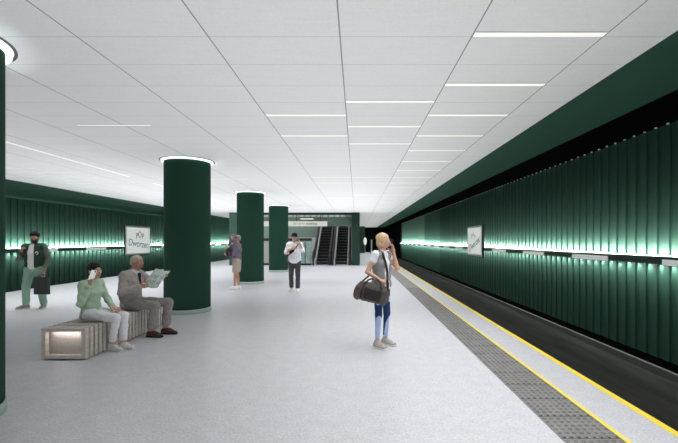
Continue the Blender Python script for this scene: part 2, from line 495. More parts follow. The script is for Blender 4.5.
for i, (a, b) in enumerate([(3.0, 11.7), (13.1, 26.0)]):
    t = empty('linear_ceiling_light', (-6.6, a, CEIL - 0.001))
    tag(t, ['long thin white light line in the left of the ceiling, near half', 'long thin white light line in the ceiling, far half beyond the gap'][i], 'ceiling light')
    bm = bmesh.new(); box(bm, -0.02, 0.02, 0, b - a, -0.006, 0.0)
    bm_obj('diffuser', bm, M['white_emit'], t)

# added unseen soft lamps: fill below the ceiling, floor-level fill imitating bounced light
DOWN = [(0.5, 2.82, [(-3.0, 3.0, 4.2), (3.2, 9.5, 3.9), (10.5, 17, 3.0), (17, 24, 2.8), (24, 34, 2.8), (34, 46, 2.8), (46, 56, 2.8)]),
        (-2.8, -0.4, [(-3.0, 3.0, 0.3), (4.0, 8.6, 0.9), (11.8, 15.0, 2.2), (17.0, 21, 2.4), (22.0, 26, 2.4)]),
        (-5.4, -3.0, [(12.0, 14.6, 1.4), (17.5, 20.5, 1.5), (22.5, 26, 1.6)]),
        (-10.6, -6.6, [(9.0, 15.0, 3.0), (15.5, 22, 3.0), (22, 34, 2.8), (34, 52, 2.8)])]
for x0, x1, sg in DOWN:
    for a, b, s in sg:
        area('ceiling_soft_fill', ((x0 + x1) / 2, (a + b) / 2, CEIL - 0.012), x1 - x0, b - a, 2.15 * (x1 - x0) * (b - a) * s, aim=(0, 0, -1), spread=math.radians(115))
yy = -4.0  # upward fill added just above the floor in place of bounce
while yy < 56:
    far = 1.0 + min(1.1, max(0, (yy + 2) * 0.06))
    for x0, x1, s in ((-10.4, -6.0, 1.0), (-6.0, -1.0, 0.88), (-1.0, 2.6, 1.15)):
        area('floor_bounce_fill', ((x0 + x1) / 2, yy + 3, 0.03), x1 - x0, 5.9, 1.15 * (x1 - x0) * 6 * s * far, aim=(0, 0, 1), col=(0.98, 0.99, 1), spread=math.radians(125))
    yy += 6.0
# lamp tubes lying on the ledges
for side, X in ((1, WR), (-1, WL)):
    bm = bmesh.new(); x = X - side * 0.27
    box(bm, x - 0.010, x + 0.010, -7, 61.4, LED1, LED1 + 0.010)
    struct('trim_ledge_lamp_%s' % ('right' if side > 0 else 'left'), bm, M['halo'])

# ------------------------------------------------------------------ escalator hall behind the platform
HY = 26.7
bm = bmesh.new(); box(bm, -0.30, 0.22, HY, HY + 0.55, 0, CEIL - 0.002)
tag(bm_obj('square_pillar', bm, M['green']), 'dark green square pillar to the right of the escalators', 'pillar')
bm = bmesh.new(); box(bm, -8.42, -7.85, HY, HY + 0.55, 0, CEIL - 0.002)
tag(bm_obj('square_pillar', bm, mat('lighter_green_pillar', (0.035, 0.085, 0.062, 1), 0.7, noise=0.05, nscale=3)), 'green square pillar behind the adult carrying a child', 'pillar')  # lighter green than the right pillar
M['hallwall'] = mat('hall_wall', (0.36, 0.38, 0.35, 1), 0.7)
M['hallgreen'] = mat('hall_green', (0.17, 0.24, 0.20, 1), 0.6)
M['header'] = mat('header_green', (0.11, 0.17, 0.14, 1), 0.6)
bm = bmesh.new(); box(bm, 0.0, 0.22, HY + 0.55, 53, 0, CEIL - 0.002)
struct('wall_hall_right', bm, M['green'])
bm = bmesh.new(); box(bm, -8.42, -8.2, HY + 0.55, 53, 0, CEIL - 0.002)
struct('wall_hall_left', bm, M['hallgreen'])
bm = bmesh.new(); box(bm, -7.85, -0.30, HY + 0.9, HY + 1.1, 2.62, CEIL - 0.002)
for i in range(7): box(bm, -3.2, -0.30, HY + 0.87, HY + 0.9, 2.66 + i * 0.1, 2.70 + i * 0.1, 1)
struct('wall_header', bm, [M['hallgreen'], M['header']])
bm = bmesh.new(); box(bm, -7.85, -0.30, HY + 0.2, HY + 0.26, CEIL - 0.16, CEIL - 0.002)
struct('trim_header_beam', bm, M['green'])
for i in range(18):
    x = -7.3 + i * 0.40
    bm = bmesh.new()
    box(bm, -0.15, 0.15, -0.03, 0.03, -0.16, -0.02)
    o = bm_obj('baffle', bm, M['hallwall']); o.location = (x, HY + 0.6, CEIL - 0.1)
    tag(o, 'small pale hanging baffle in the row above the escalator header', 'baffle', 'row of baffles above the escalator header')
t = empty('tube_light', (-3.38, HY + 0.8, 3.10)); tag(t, 'short white tube light under the header left of the escalators', 'ceiling light')
bm = bmesh.new(); box(bm, -0.45, 0.45, -0.03, 0.03, 0, 0.045); bm_obj('diffuser', bm, M['halo'], t)
bm = bmesh.new(); box(bm, -0.47, 0.47, 0.05, 0.08, -0.01, 0.1); bm_obj('housing', bm, M['blackmat'], t)
# back wall of the hall
bm = bmesh.new(); box(bm, -8.2, 0.0, 38.0, 38.2, 0, 6.5)
struct('wall_hall_back', bm, M['hallwall'])
bm = bmesh.new(); box(bm, -8.2, -3.05, HY + 5.2, HY + 5.4, 1.9, 2.9)
struct('wall_hall_gallery', bm, M['hallgreen'])
# sign over the hall
t = empty('direction_sign', (-4.0, HY + 0.15, 2.60)); tag(t, 'long cream direction sign with grey lettering above the escalator hall', 'sign')
bm_obj('sign_panel', bevel_box(-3.3, 2.05, -0.04, 0.04, 0, 0.33, 0.01, 1), M['cream'], t)
gt = mat('sign_grey', (0.12, 0.12, 0.11, 1), 0.6); gl = mat('sign_light_grey', (0.38, 0.38, 0.34, 1), 0.6)
I3 = lambda x, z: basis((1, 0, 0), (0, 0, 1), (0, -1, 0), (x, -0.045, z))
text_obj('lettering', 'Re ce te', 0.22, gl, t, I3(0.16, 0.17))
text_obj('lettering', 'mediteg', 0.235, gt, t, I3(1.0, 0.17), shear=0.25)
text_obj('lettering', '........', 0.2, gl, t, I3(1.72, 0.2))
bm = bmesh.new()
for x in (-2.8, 0.0, 1.6): box(bm, x - 0.02, x + 0.02, -0.02, 0.02, 0.33, 0.85)
bm_obj('hanger', bm, M['blackmat'], t)

# low screen wall between the columns and the escalators
t = empty('counter_wall', (-5.6, HY + 0.35, 0)); tag(t, 'low pale grey counter wall with a black top rail behind the man in the black cap', 'counter')
bm_obj('panel', bevel_box(-2.25, 2.58, 0, 0.1, 0.13, 1.62, 0.004, 1), M['hallwall'], t)
bm_obj('top_rail', bevel_box(-2.25, 2.6, -0.03, 0.13, 1.62, 1.80, 0.01, 1), M['blackmat'], t)
bm_obj('base', bevel_box(-2.25, 2.58, -0.005, 0.11, 0, 0.13, 0.004, 1), M['blackmat'], t)

def escalator(x, w, label):
    y0 = HY + 0.55
    t = empty('escalator', (x, y0, 0)); tag(t, label, 'escalator', 'pair of escalators at the end of the platform')
    dark = M['blackmat']; stepm = M['step']
    bm = bmesh.new(); box(bm, -w / 2 - 0.12, w / 2 + 0.12, -0.45, 0.42, 0.0, 0.012)
    for k in range(9): box(bm, -w / 2 + 0.02 + k * (w - .04) / 9, -w / 2 + 0.04 + k * (w - .04) / 9, -0.40, 0.40, 0.012, 0.016)
    bm_obj('landing_plate', bm, M['chrome'], t)
    rise, run = 0.205, 0.355
    sb = bmesh.new()
    box(sb, -w / 2, w / 2, 0, run + 0.02, -0.03, 0.0)
    box(sb, -w / 2, w / 2, 0.0, 0.02, -rise, -0.03)
    box(sb, -w / 2, w / 2, -0.012, 0.03, -0.022, 0.003, 1)
    first = None
    for k in range(16):
        if first is None:
            o = first = bm_obj('step', sb, [stepm, M['stepedge']], t)
        else:
            o = first.copy(); COL.objects.link(o); o.parent = t
        o.location = (0, 0.42 + k * run, rise * (k + 1))
    sl = rise / run
    L = 16 * run
    for s in (-1, 1):
        xs = s * (w / 2 + 0.045)
        bm = bmesh.new()      # skirt + glass-less side panel following the slope
        prof = [(-0.35, 0.02), (0.42, 0.02), (L, 0.02 + sl * (L - .42)), (L, 0.02 + sl * (L - .42) + 0.42), (0.42, 0.50), (0.0, 0.42), (-0.35, 0.30)]
        a = [bm.verts.new((xs - 0.045, p[0], p[1])) for p in prof]; b = [bm.verts.new((xs + (0.045 if s < 0 else -0.02), p[0], p[1])) for p in prof]
        bm.faces.new(a); bm.faces.new(list(reversed(b)))
        for i in range(len(prof)):
            j = (i + 1) % len(prof); bm.faces.new((a[j], a[i], b[i], b[j]))
        bmesh.ops.recalc_face_normals(bm, faces=bm.faces[:])
        bm_obj('side_panel', bm, M['chrome'] if s < 0 or x > -2 else dark, t)
        xo = s * (w / 2 + 0.15)
        bm = bmesh.new()
        prof = [(-0.45, 0.0), (L, 0.0), (L, 0.9 + sl * (L - .42)), (0.42, 0.95), (0.0, 0.93), (-0.35, 0.85), (-0.5, 0.6)]
        a = [bm.verts.new((xo - 0.06, p[0], p[1])) for p in prof]; b = [bm.verts.new((xo + 0.06, p[0], p[1])) for p in prof]
        bm.faces.new(a); bm.faces.new(list(reversed(b)))
        for i in range(len(prof)):
            j = (i + 1) % len(prof); bm.faces.new((a[j], a[i], b[i], b[j]))
        bmesh.ops.recalc_face_normals(bm, faces=bm.faces[:])
        bm_obj('balustrade', bm, dark, t)
        bm = bmesh.new()
        tube(bm, [(xo, -0.45, 0.55), (xo, -0.54, 0.72), (xo, -0.45, 0.88), (xo, -0.3, 0.95), (xo, 0.0, 0.98), (xo, 0.42, 1.0), (xo, L, 0.97 + sl * (L - .42))], 0.04, 8)
        bm_obj('handrail', bm, dark, t)
M['step'] = mat('escalator_step', (0.012, 0.011, 0.012, 1), 0.5, spec=0.3)
M['stepedge'] = mat('escalator_step_edge', (0.16, 0.14, 0.14, 1), 0.5)
escalator(-2.33, 0.80, 'left escalator with black steps and steel sides, beside the glass balustrade')
escalator(-1.03, 0.82, 'right escalator with black steps, next to the square green pillar')
t = empty('glass_balustrade', (-3.42, HY + 0.18, 0)); tag(t, 'teal glass balustrade between the counter wall and the left escalator', 'balustrade')
bm = bmesh.new(); box(bm, -0.42, -0.02, 0.0, 0.03, 0.1, 1.62); bm_obj('glass_pane', bm, M['glass'], t)
bm = bmesh.new(); box(bm, 0.02, 0.36, 0.0, 0.03, 0.1, 1.62); bm_obj('glass_pane', bm, M['glass'], t)
bm = bmesh.new(); box(bm, -0.02, 0.02, -0.01, 0.05, 0, 1.66); bm_obj('post', bm, M['ledge'], t)

# far platform end
bm = bmesh.new(); box(bm, 0.22, 1.12, 53.0, 53.3, 0, CEIL - 0.002)
struct('wall_platform_end_right', bm, M['green'])
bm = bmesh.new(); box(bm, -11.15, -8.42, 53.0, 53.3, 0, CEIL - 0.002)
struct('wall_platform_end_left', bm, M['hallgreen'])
t = empty('oval_mirror', (1.12, 52.7, 1.0)); tag(t, 'small white oval safety mirror at the far end of the platform', 'mirror')
bm = bmesh.new(); bmesh.ops.create_uvsphere(bm, u_segments=20, v_segments=12, radius=1.0)
for v in bm.verts: v.co = Vector((v.co.x * 0.22, v.co.y * 0.07, 0.55 + v.co.z * 0.5))
bm_obj('mirror_face', bm, M['signbox'], t, True)
bm = bmesh.new(); tube(bm, [(0, 0.02, -1.0), (0, 0.02, 0.6)], 0.03); bm_obj('pole', bm, M['chrome'], t)
t = empty('barrier_post', (1.95, 52.5, 0)); tag(t, 'thin grey post standing in the dark at the far platform end', 'post')
bm = bmesh.new(); tube(bm, [(0, 0, 0), (0, 0, 1.75)], 0.09, 12); bm_obj('pole', bm, M['chrome'], t)
bm = bmesh.new(); box(bm, -0.16, 0.16, -0.16, 0.16, 0, 0.03); bm_obj('base', bm, M['chrome'], t)
# light of the hall
area('hall_light', (-4.1, HY + 6, CEIL - 0.2), 7.0, 8.0, 170, aim=(0, 0, -1))
area('hall_front_light', (-4.1, HY + 0.5, CEIL - 0.05), 6.5, 0.4, 14, aim=(0, 0.5, -1))

# ------------------------------------------------------------------ bench
BX0, BX1, BY0, BY1, BH = -4.335, -3.73, 5.55, 7.85, 0.44
t = empty('slatted_bench', ((BX0 + BX1) / 2, BY0, 0)); tag(t, 'long grey wooden slatted bench with a lit niche in its near end', 'bench')
hw = (BX1 - BX0) / 2; L = BY1 - BY0
def ring(bm, y0, y1, z0=0.02, z1=BH, th=0.07):
    box(bm, -hw, -hw + th, y0, y1, z0, z1); box(bm, hw - th, hw, y0, y1, z0, z1)
    box(bm, -hw + th, hw - th, y0, y1, z1 - 0.045, z1); box(bm, -hw + th, hw - th, y0, y1, z0, z0 + 0.05)
bm = bmesh.new(); ring(bm, 0.0, 0.07, 0.02, BH, 0.055)
bm_obj('end_frame', bm, M['bench'], t)
bm = bmesh.new(); box(bm, -hw + 0.055, hw - 0.055, 0.10, 0.12, 0.06, BH - 0.04)
bm_obj('niche_panel', bm, M['bench_terr'], t)
slat = None
n = 23
for k in range(n):
    if slat is None:
        sbm = bmesh.new(); ring(sbm, 0, 0.054, 0.02, BH, 0.05)
        o = slat = bm_obj('slat_frame', sbm, M['bench'], t)
    else:
        o = slat.copy(); COL.objects.link(o); o.parent = t
    o.location = (0, 0.115 + k * (L - 0.115 - 0.046) / (n - 1), 0)
bm = bmesh.new(); box(bm, -hw + 0.05, hw - 0.05, 0.13, L - 0.05, 0.05, BH - 0.03)
bm_obj('core', bm, M['bench_core'], t)
bm = bmesh.new(); box(bm, -hw + 0.10, hw - 0.10, 0.15, L - 0.15, 0.0, 0.03)
bm_obj('foot', bm, M['blackmat'], t)
bm = bmesh.new(); box(bm, -hw + 0.1, hw - 0.1, 0.035, 0.055, BH - 0.053, BH - 0.046)
bm_obj('niche_lamp', bm, M['halo'], t)
area('niche_light', ((BX0 + BX1) / 2, BY0 + 0.05, BH - 0.056), 0.38, 0.02, 0.55, aim=(0, 0.25, -1), col=(1, 0.95, 0.9))

# ------------------------------------------------------------------ figures: distance fields turned into one surface
def V(*a): return np.array(a, dtype=float)
def unit(v):
    v = np.asarray(v, float); return v / (np.linalg.norm(v) + 1e-9)

def cone(a, b, ra, rb, k=0.03):
    a, b = V(*a), V(*b)
    def f(P):
        ba = b - a; t = np.clip(((P - a) @ ba) / (ba @ ba + 1e-12), 0, 1)
        d = P - a - t[..., None] * ba
        return np.sqrt((d * d).sum(-1)) - (ra + (rb - ra) * t)
    R = max(ra, rb)
    return (f, np.minimum(a, b) - R, np.maximum(a, b) + R, k)

def ell(c, r, axes=None, k=0.03):
    c, r = V(*c), V(*r)
    A = np.eye(3) if axes is None else np.array([unit(x) for x in axes])
    def f(P):
        q = (P - c) @ A.T
        k0 = np.sqrt(((q / r) ** 2).sum(-1)); k1 = np.sqrt(((q / (r * r)) ** 2).sum(-1)) + 1e-9
        return k0 * (k0 - 1) / k1
    R = r.max()
    return (f, c - R, c + R, k)

def econe(a, b, wa, wb, side=(1, 0, 0), k=0.04):
    """tapered limb of elliptic section; wa, wb = (half width along side, half depth)"""
    a, b = V(*a), V(*b); s0 = unit(side)
    ax = unit(b - a); s = unit(s0 - ax * (s0 @ ax)); fr = np.cross(ax, s)
    L = np.linalg.norm(b - a)
    def f(P):
        d = P - a; h = d @ ax; t = np.clip(h / L, 0, 1); e = h - t * L
        W = wa[0] + (wb[0] - wa[0]) * t; D = wa[1] + (wb[1] - wa[1]) * t
        m = np.minimum(W, D)
        q = np.sqrt(((d @ s) / W) ** 2 + ((d @ fr) / D) ** 2 + (e / (m * 0.9)) ** 2)
        return (q - 1) * m
    R = max(wa + wb)
    return (f, np.minimum(a, b) - R, np.maximum(a, b) + R, k)

def rbox(c, h, axes=None, r=0.02, k=0.02):
    c, h = V(*c), V(*h)
    A = np.eye(3) if axes is None else np.array([unit(x) for x in axes])
    def f(P):
        q = np.abs((P - c) @ A.T) - (h - r)
        return np.sqrt((np.maximum(q, 0) ** 2).sum(-1)) + np.minimum(q.max(-1), 0) - r
    R = np.linalg.norm(h)
    return (f, c - R, c + R, k)

def field(prims, P, cuts=(), subs=(), wrinkle=0.0):
    d = None
    for f, lo, hi, k in prims:
        e = f(P)
        if d is None: d = e
        else:
            h = np.maximum(k - np.abs(d - e), 0) / k
            d = np.minimum(d, e) - h * h * k / 4
    if wrinkle:
        d = d + wrinkle * (np.sin(P[..., 0] * 41 + 9 * P[..., 2] + 3 * np.sin(P[..., 1] * 17)) * np.sin(P[..., 2] * 33 + 7 * np.sin(P[..., 0] * 13)) + 0.6 * np.sin(P[..., 2] * 60 + P[..., 1] * 31))
    for f, lo, hi, k in subs:
        d = np.maximum(d, -f(P))
    for p, n in cuts:
        d = np.maximum(d, (P - V(*p)) @ unit(n))
    return d

def mesh_of(prims, res, cuts=(), subs=(), wrinkle=0.0):
    lo = np.min([p[1] for p in prims], 0) - 2.5 * res; hi = np.max([p[2] for p in prims], 0) + 2.5 * res
    n = np.ceil((hi - lo) / res).astype(int) + 1
    ax = [lo[i] + res * np.arange(n[i]) for i in range(3)]
    P = np.stack(np.meshgrid(*ax, indexing='ij'), -1)
    D = field(prims, P, cuts, subs, wrinkle)
    S = D < 0
    nx, ny, nz = n - 1
    acc = np.zeros((nx, ny, nz, 3)); cnt = np.zeros((nx, ny, nz))
    def corner(i, j, k): return (slice(i, nx + i), slice(j, ny + j), slice(k, nz + k))
    for axis in range(3):
        for u in (0, 1):
            for v in (0, 1):
                o0 = [0, 0, 0]; others = [x for x in range(3) if x != axis]
                o0[others[0]], o0[others[1]] = u, v
                o1 = list(o0); o1[axis] = 1
                a, b = D[corner(*o0)], D[corner(*o1)]
                m = (a < 0) != (b < 0)
                t = np.where(m, a / (a - b + 1e-12 * (a == b)), 0)
                off = np.zeros((nx, ny, nz, 3)); off[...] = o0
                off[..., axis] += t
                acc += off * m[..., None]; cnt += m
    act = cnt > 0
    idx = -np.ones((nx, ny, nz), int); idx[act] = np.arange(act.sum())
    cells = np.argwhere(act)
    verts = lo + res * (cells + acc[act] / cnt[act][:, None])
    faces = []
    for axis in range(3):
        o = [x for x in range(3) if x != axis]
        sl0 = [slice(1, n[i] - 1) for i in range(3)]; sl0[axis] = slice(0, n[axis] - 1)
        sl1 = list(sl0); sl1[axis] = slice(1, n[axis])
        a, b = S[tuple(sl0)], S[tuple(sl1)]
        e = np.argwhere(a != b)
        if not len(e): continue
        flag = a[tuple(e.T)]
        base = e + np.array([s.start for s in sl0])
        def c(du, dv):
            q = base.copy(); q[:, o[0]] -= du; q[:, o[1]] -= dv
            return idx[tuple(q.T)]
        Q = np.stack([c(1, 1), c(0, 1), c(0, 0), c(1, 0)], 1)
        if axis == 1: flag = ~flag
        Q[~flag] = Q[~flag][:, ::-1]
        faces.append(Q)
    F = np.concatenate(faces)
    F = F[(F >= 0).all(1)]
    return verts, F

def np_obj(name, chunks, mats, parent=None, smooth=True):
    """chunks: list of (verts, faces, material index or per-face array)"""
    vs, fs, mi, off = [], [], [], 0
    for v, f, m in chunks:
        vs.append(v); fs += (np.asarray(f) + off).tolist(); off += len(v)
        mi.append(np.full(len(f), m) if np.isscalar(m) else m)
    me = bpy.data.meshes.new(name)
    me.from_pydata(np.concatenate(vs).tolist(), [], fs)
    for m in mats: me.materials.append(m)
    me.polygons.foreach_set('material_index', np.concatenate(mi).astype(np.int32))
    me.polygons.foreach_set('use_smooth', np.full(len(me.polygons), smooth))
    me.update()
    return link(bpy.data.objects.new(name, me), parent)

def garment(name, prims, m, parent, res=0.012, cuts=(), subs=(), wrinkle=0.0035, mats=None, paint=None):
    v, f = mesh_of(prims, res, cuts, subs, wrinkle)
    mi = 0
    if paint is not None:
        mi = paint(v[f].mean(1))
    return np_obj(name, [(v, f, mi)], mats or [m], parent)

# ---- hand: palm + four fingers of unequal length + thumb on the side
def hand_prims(w, d, n, right, curl=0.5, sc_=1.0, spread=0.12):
    w = V(*w); d = unit(d); n = unit(V(*n) - d * (V(*n) @ d))
    s = np.cross(d, n) if right else np.cross(n, d)          # towards the thumb
    q = sc_
    pr = [econe(w - d * 0.03 * q, w + d * 0.02 * q, (0.026 * q, 0.021 * q), (0.030 * q, 0.018 * q), s, 0.02),
          econe(w + d * 0.015 * q, w + d * 0.085 * q, (0.032 * q, 0.016 * q), (0.041 * q, 0.014 * q), s, 0.02)]
    for i, (off, L) in enumerate(((0.030, 0.072), (0.010, 0.080), (-0.010, 0.074), (-0.029, 0.058))):
        p = w + (d * 0.088 + s * off) * q; ang = 0.0
        dd0 = unit(d + s * (off / 0.03) * spread)
        for j, fr in enumerate((0.45, 0.31, 0.24)):
            ang += curl * (0.8 if j == 0 else 1.0)
            dd = unit(dd0 * math.cos(ang) + n * math.sin(ang))
            e = p + dd * L * fr * q
            pr.append(cone(p, e, (0.0092 - 0.0009 * j) * q, (0.0084 - 0.0010 * j) * q, 0.004))
            p = e
    a = w + (d * 0.022 + s * 0.024) * q
    b = a + unit(d * 0.6 + s * 0.75 + n * 0.25) * 0.042 * q
    c = b + unit(d * 0.85 + s * 0.25 + n * 0.45) * 0.032 * q
    e = c + unit(d * 0.8 + n * 0.5) * 0.026 * q
    pr += [cone(a, b, 0.015 * q, 0.0115 * q, 0.012), cone(b, c, 0.0112 * q, 0.010 * q, 0.004), cone(c, e, 0.010 * q, 0.008 * q, 0.004)]
    return pr

def person(name, label, loc, rz, scale, J, skin, hair, cat='person', hair_style='short', eye='dark', beard=None, hand_scale=1.0, head_scale=1.0):
    root = empty(name, loc, rz, scale); tag(root, label, cat)
    c = V(*J['head']); f = unit(J['hdir']); u = unit(V(*J.get('hup', (0, 0, 1))) - f * (V(*J.get('hup', (0, 0, 1))) @ f)); r = np.cross(f, u)
    hs = head_scale
    A = (r, f, u)
    H = lambda x, y, z: c + (r * x + f * y + u * z) * hs
    E = lambda x, y, z, a, b, d_, k=0.02: ell(H(x, y, z), V(a, b, d_) * hs, A, k)
    nb = V(*J['neck'])
    sh = [V(*J['arms'][i][0]) for i in (0, 1)]
    pel, wai, che = V(*J['pel']), V(*J['waist']), V(*J['chest'])
    side = unit(J.get('side', (1, 0, 0)))
    B = J.get('build', 1.0)
    # head and neck, fine grid
    hp = [E(0, -.015, .035, .077, .095, .083), E(0, .018, -.02, .064, .076, .086), E(0, .03, -.075, .048, .052, .040),
          cone(H(0, .088, .002), H(0, .110, -.033), .008 * hs, .0125 * hs, .012),
          cone(H(-.035, .080, .020), H(.035, .080, .020), .010 * hs, .010 * hs, .015),
          E(.078, -.008, -.012, .010, .018, .031, .006), E(-.078, -.008, -.012, .010, .018, .031, .006),
          E(0, .088, -.064, .024, .012, .010, .008), E(.036, .062, -.02, .022, .022, .02), E(-.036, .062, -.02, .022, .022, .02),
          cone(H(0, -.015, -.05), nb, .054 * hs * B, .060 * B, .03)]
    hsubs = [E(.031, .102, .003, .017, .016, .012), E(-.031, .102, .003, .017, .016, .012)]
    v, fc = mesh_of(hp, 0.0058, subs=hsubs)
    ctr = v[fc].mean(1) - c
    q = np.stack([ctr @ r, ctr @ f, ctr @ u], 1) / hs
    mi = np.zeros(len(fc), int)
    mi[(np.abs(q[:, 0]) < .023) & (q[:, 1] > .088) & (np.abs(q[:, 2] + .064) < .0095)] = 1      # lips
    mi[(np.abs(np.abs(q[:, 0]) - .032) < .017) & (q[:, 1] > .07) & (np.abs(q[:, 2] - .0225) < .0045)] = 2   # brows
    if beard: mi[((q[:, 2] < -.045) & (q[:, 2] > -.125) & (q[:, 1] > .0) & (mi != 1))] = 2
    chunks = [(v, fc, mi)]
    for sx in (-1, 1):
        v, fc = mesh_of([ell(H(sx * .031, .0845, .003), V(.0125, .0105, .0105) * hs, A)], 0.004)
        cc = v[fc].mean(1) - H(sx * .031, .0845, .003)
        chunks.append((v, fc, np.where((np.hypot(cc @ r, cc @ u) < .0055 * hs) & (cc @ f > 0), 2, 3)))
    # trunk and limbs
    wp, ww, wc = J.get('widths', ((.150, .105), (.130, .095), (.160, .105)))
    bp = [econe(pel - V(0, 0, .0), pel * .5 + wai * .5, wp, (wp[0] * .5 + ww[0] * .5, wp[1] * .5 + ww[1] * .5), side),
          econe(pel * .5 + wai * .5, wai, (wp[0] * .5 + ww[0] * .5, wp[1] * .5 + ww[1] * .5), ww, side),
          econe(wai, che, ww, wc, side), econe(che, (sh[0] + sh[1]) / 2 * .8 + che * .2, wc, (wc[0] * .85, wc[1] * .75), side),
          cone(sh[0], sh[1], .052, .052, .06), cone((sh[0] + sh[1]) / 2, nb + (c - nb) * .25, .068, .056, .05)]
    for a in J['arms']:
        S, El, W = map(lambda x: V(*x), a[:3])
        bp += [cone(S, El, .052 * B, .038 * B, .03), cone(El, W, .040 * B, .025 * B, .012)]
    for lg in J['legs']:
        Hh, K, An = map(lambda x: V(*x), lg[:3]); td = unit(lg[3])
        bp += [cone(Hh, K, .085 * B, .054 * B, .035), cone(K, K * .6 + An * .4, .050 * B, .045 * B, .02), cone(K * .6 + An * .4, An, .045 * B, .033 * B, .02),
               cone(An - td * .02, An + td * .14 - V(0, 0, min(An[2], .1) * .6), .034, .026, .02)]
    v, fc = mesh_of(bp, 0.0125)
    chunks.append((v, fc, 0))
    for i, a in enumerate(J['arms']):
        W = V(*a[2])
        v, fc = mesh_of(hand_prims(W, a[3], a[4], i == 0, a[5] if len(a) > 5 else .45, hand_scale), 0.0042)
        chunks.append((v, fc, 0))
    lip = mat('lips', (skin[0] * .75, skin[1] * .45, skin[2] * .45, 1), .5)
    sk = mat('skin', skin, 0.55, noise=0.04, nscale=25, spec=0.3)
    hm = mat('hair', hair, 0.65, noise=0.35, nscale=70, stretch=(1, 1, .25), bump=0.5, spec=0.3)
    ey = mat('eye_white', (.7, .7, .68, 1), .3)
    np_obj('body', chunks, [sk, lip, hm, ey], root)
    # hair
    if hair_style:
        hp = [E(0, -.020, .042, .086, .102, .088)]
        face = [E(0, .125, -.045, .074, .085, .115)]
        cuts = []
        if hair_style == 'short':
            hp += [E(0, -.045, -.005, .080, .075, .075)]
            cuts = [(H(0, .0, -.055), -u)]
        elif hair_style == 'bob':
            hp = [E(0, -.018, .038, .082, .099, .084), E(.050, -.015, -.02, .032, .055, .078), E(-.050, -.015, -.02, .032, .055, .078), E(0, -.05, -.03, .070, .055, .085)]
            cuts = [(H(0, -.05, -.105), -u + f * .25)]
            face = [E(0, .125, -.035, .066, .088, .105)]
        elif hair_style == 'bun':
            hp += [E(0, -.05, -.01, .078, .068, .075), E(0, -.115, -.01, .040, .036, .040, .015)]
            cuts = []
            face = [E(0, .120, -.045, .078, .085, .118), cone(H(0, .02, -.12), H(0, -.02, -.12), .06, .06)]
        elif hair_style == 'thin':
            hp = [E(0, -.022, .036, .081, .099, .086), E(0, -.05, -.01, .079, .066, .062)]
            cuts = [(H(0, .0, -.06), -u)]
            face = [E(0, .115, -.01, .078, .085, .130)]
        garment('hair', hp, hm, root, 0.0065, cuts, face, 0.0022)
    root_info = dict(root=root, H=H, E=E, r=r, f=f, u=u, J=J, skin=sk, hairm=hm, A=A, hs=hs)
    return root_info

def torso_p(J, g, lo=0.0, hem=None, wide=1.0):
    """cloth over the trunk"""
    pel, wai, che = V(*J['pel']), V(*J['waist']), V(*J['chest'])
    side = unit(J.get('side', (1, 0, 0)))
    wp, ww, wc = J.get('widths', ((.150, .105), (.130, .095), (.160, .105)))
    sh = [V(*J['arms'][i][0]) for i in (0, 1)]
    G = lambda w: (w[0] * wide + g, w[1] * wide + g)
    start = pel if hem is None else V(*hem)
    mid = (sh[0] + sh[1]) / 2
    return [econe(start, wai, G(wp), G((ww[0] * 1.03, ww[1] * 1.03)), side), econe(wai, che, G(ww), G(wc), side),
            econe(che, mid * .8 + che * .2, G(wc), G((wc[0] * .85, wc[1] * .75)), side),
            cone(sh[0], sh[1], .052 + g, .052 + g, .06), cone(mid, V(*J['neck']) - V(0, 0, .02), .070 + g * .6, .060 + g * .5, .05)]

def arm_p(J, i, g, frac=2.0, flare=0.0):
    S, El, W = map(lambda x: V(*x), J['arms'][i][:3]); B = J.get('build', 1.0)
    pr = []
    if frac <= 1:
        e = S + (El - S) * frac
        pr.append(cone(S, e, .054 * B + g, (.052 - .014 * frac) * B + g + flare, .03))
    else:
        pr.append(cone(S, El, .054 * B + g, .039 * B + g, .03))
        e = El + (W - El) * (frac - 1)
        pr.append(cone(El, e, .040 * B + g, (.040 - .014 * (frac - 1)) * B + g + flare, .015))
    return pr

def leg_p(J, i, g, frac=2.0, flare=0.0, hip=True):
    Hh, K, An = map(lambda x: V(*x), J['legs'][i][:3]); B = J.get('build', 1.0)
    pr = []
    if frac <= 1:
        e = Hh + (K - Hh) * frac
        pr.append(cone(Hh, e, .088 * B + g, (.088 - .032 * frac) * B + g + flare, .035))
    else:
        pr.append(cone(Hh, K, .088 * B + g, .056 * B + g, .035))
        e = K + (An - K) * (frac - 1)
        pr.append(cone(K, e, .056 * B + g, (.056 - .018 * (frac - 1)) * B + g + flare, .02))
    return pr

def hips_p(J, g, k=0.04):
    pel, wai = V(*J['pel']), V(*J['waist']); wp, ww, _ = J.get('widths', ((.150, .105), (.130, .095), (.160, .105)))
    side = unit(J.get('side', (1, 0, 0)))
    return [econe(pel, pel * .45 + wai * .55, (wp[0] + g, wp[1] + g), ((wp[0] + ww[0]) / 2 + g, (wp[1] + ww[1]) / 2 + g), side, k)]

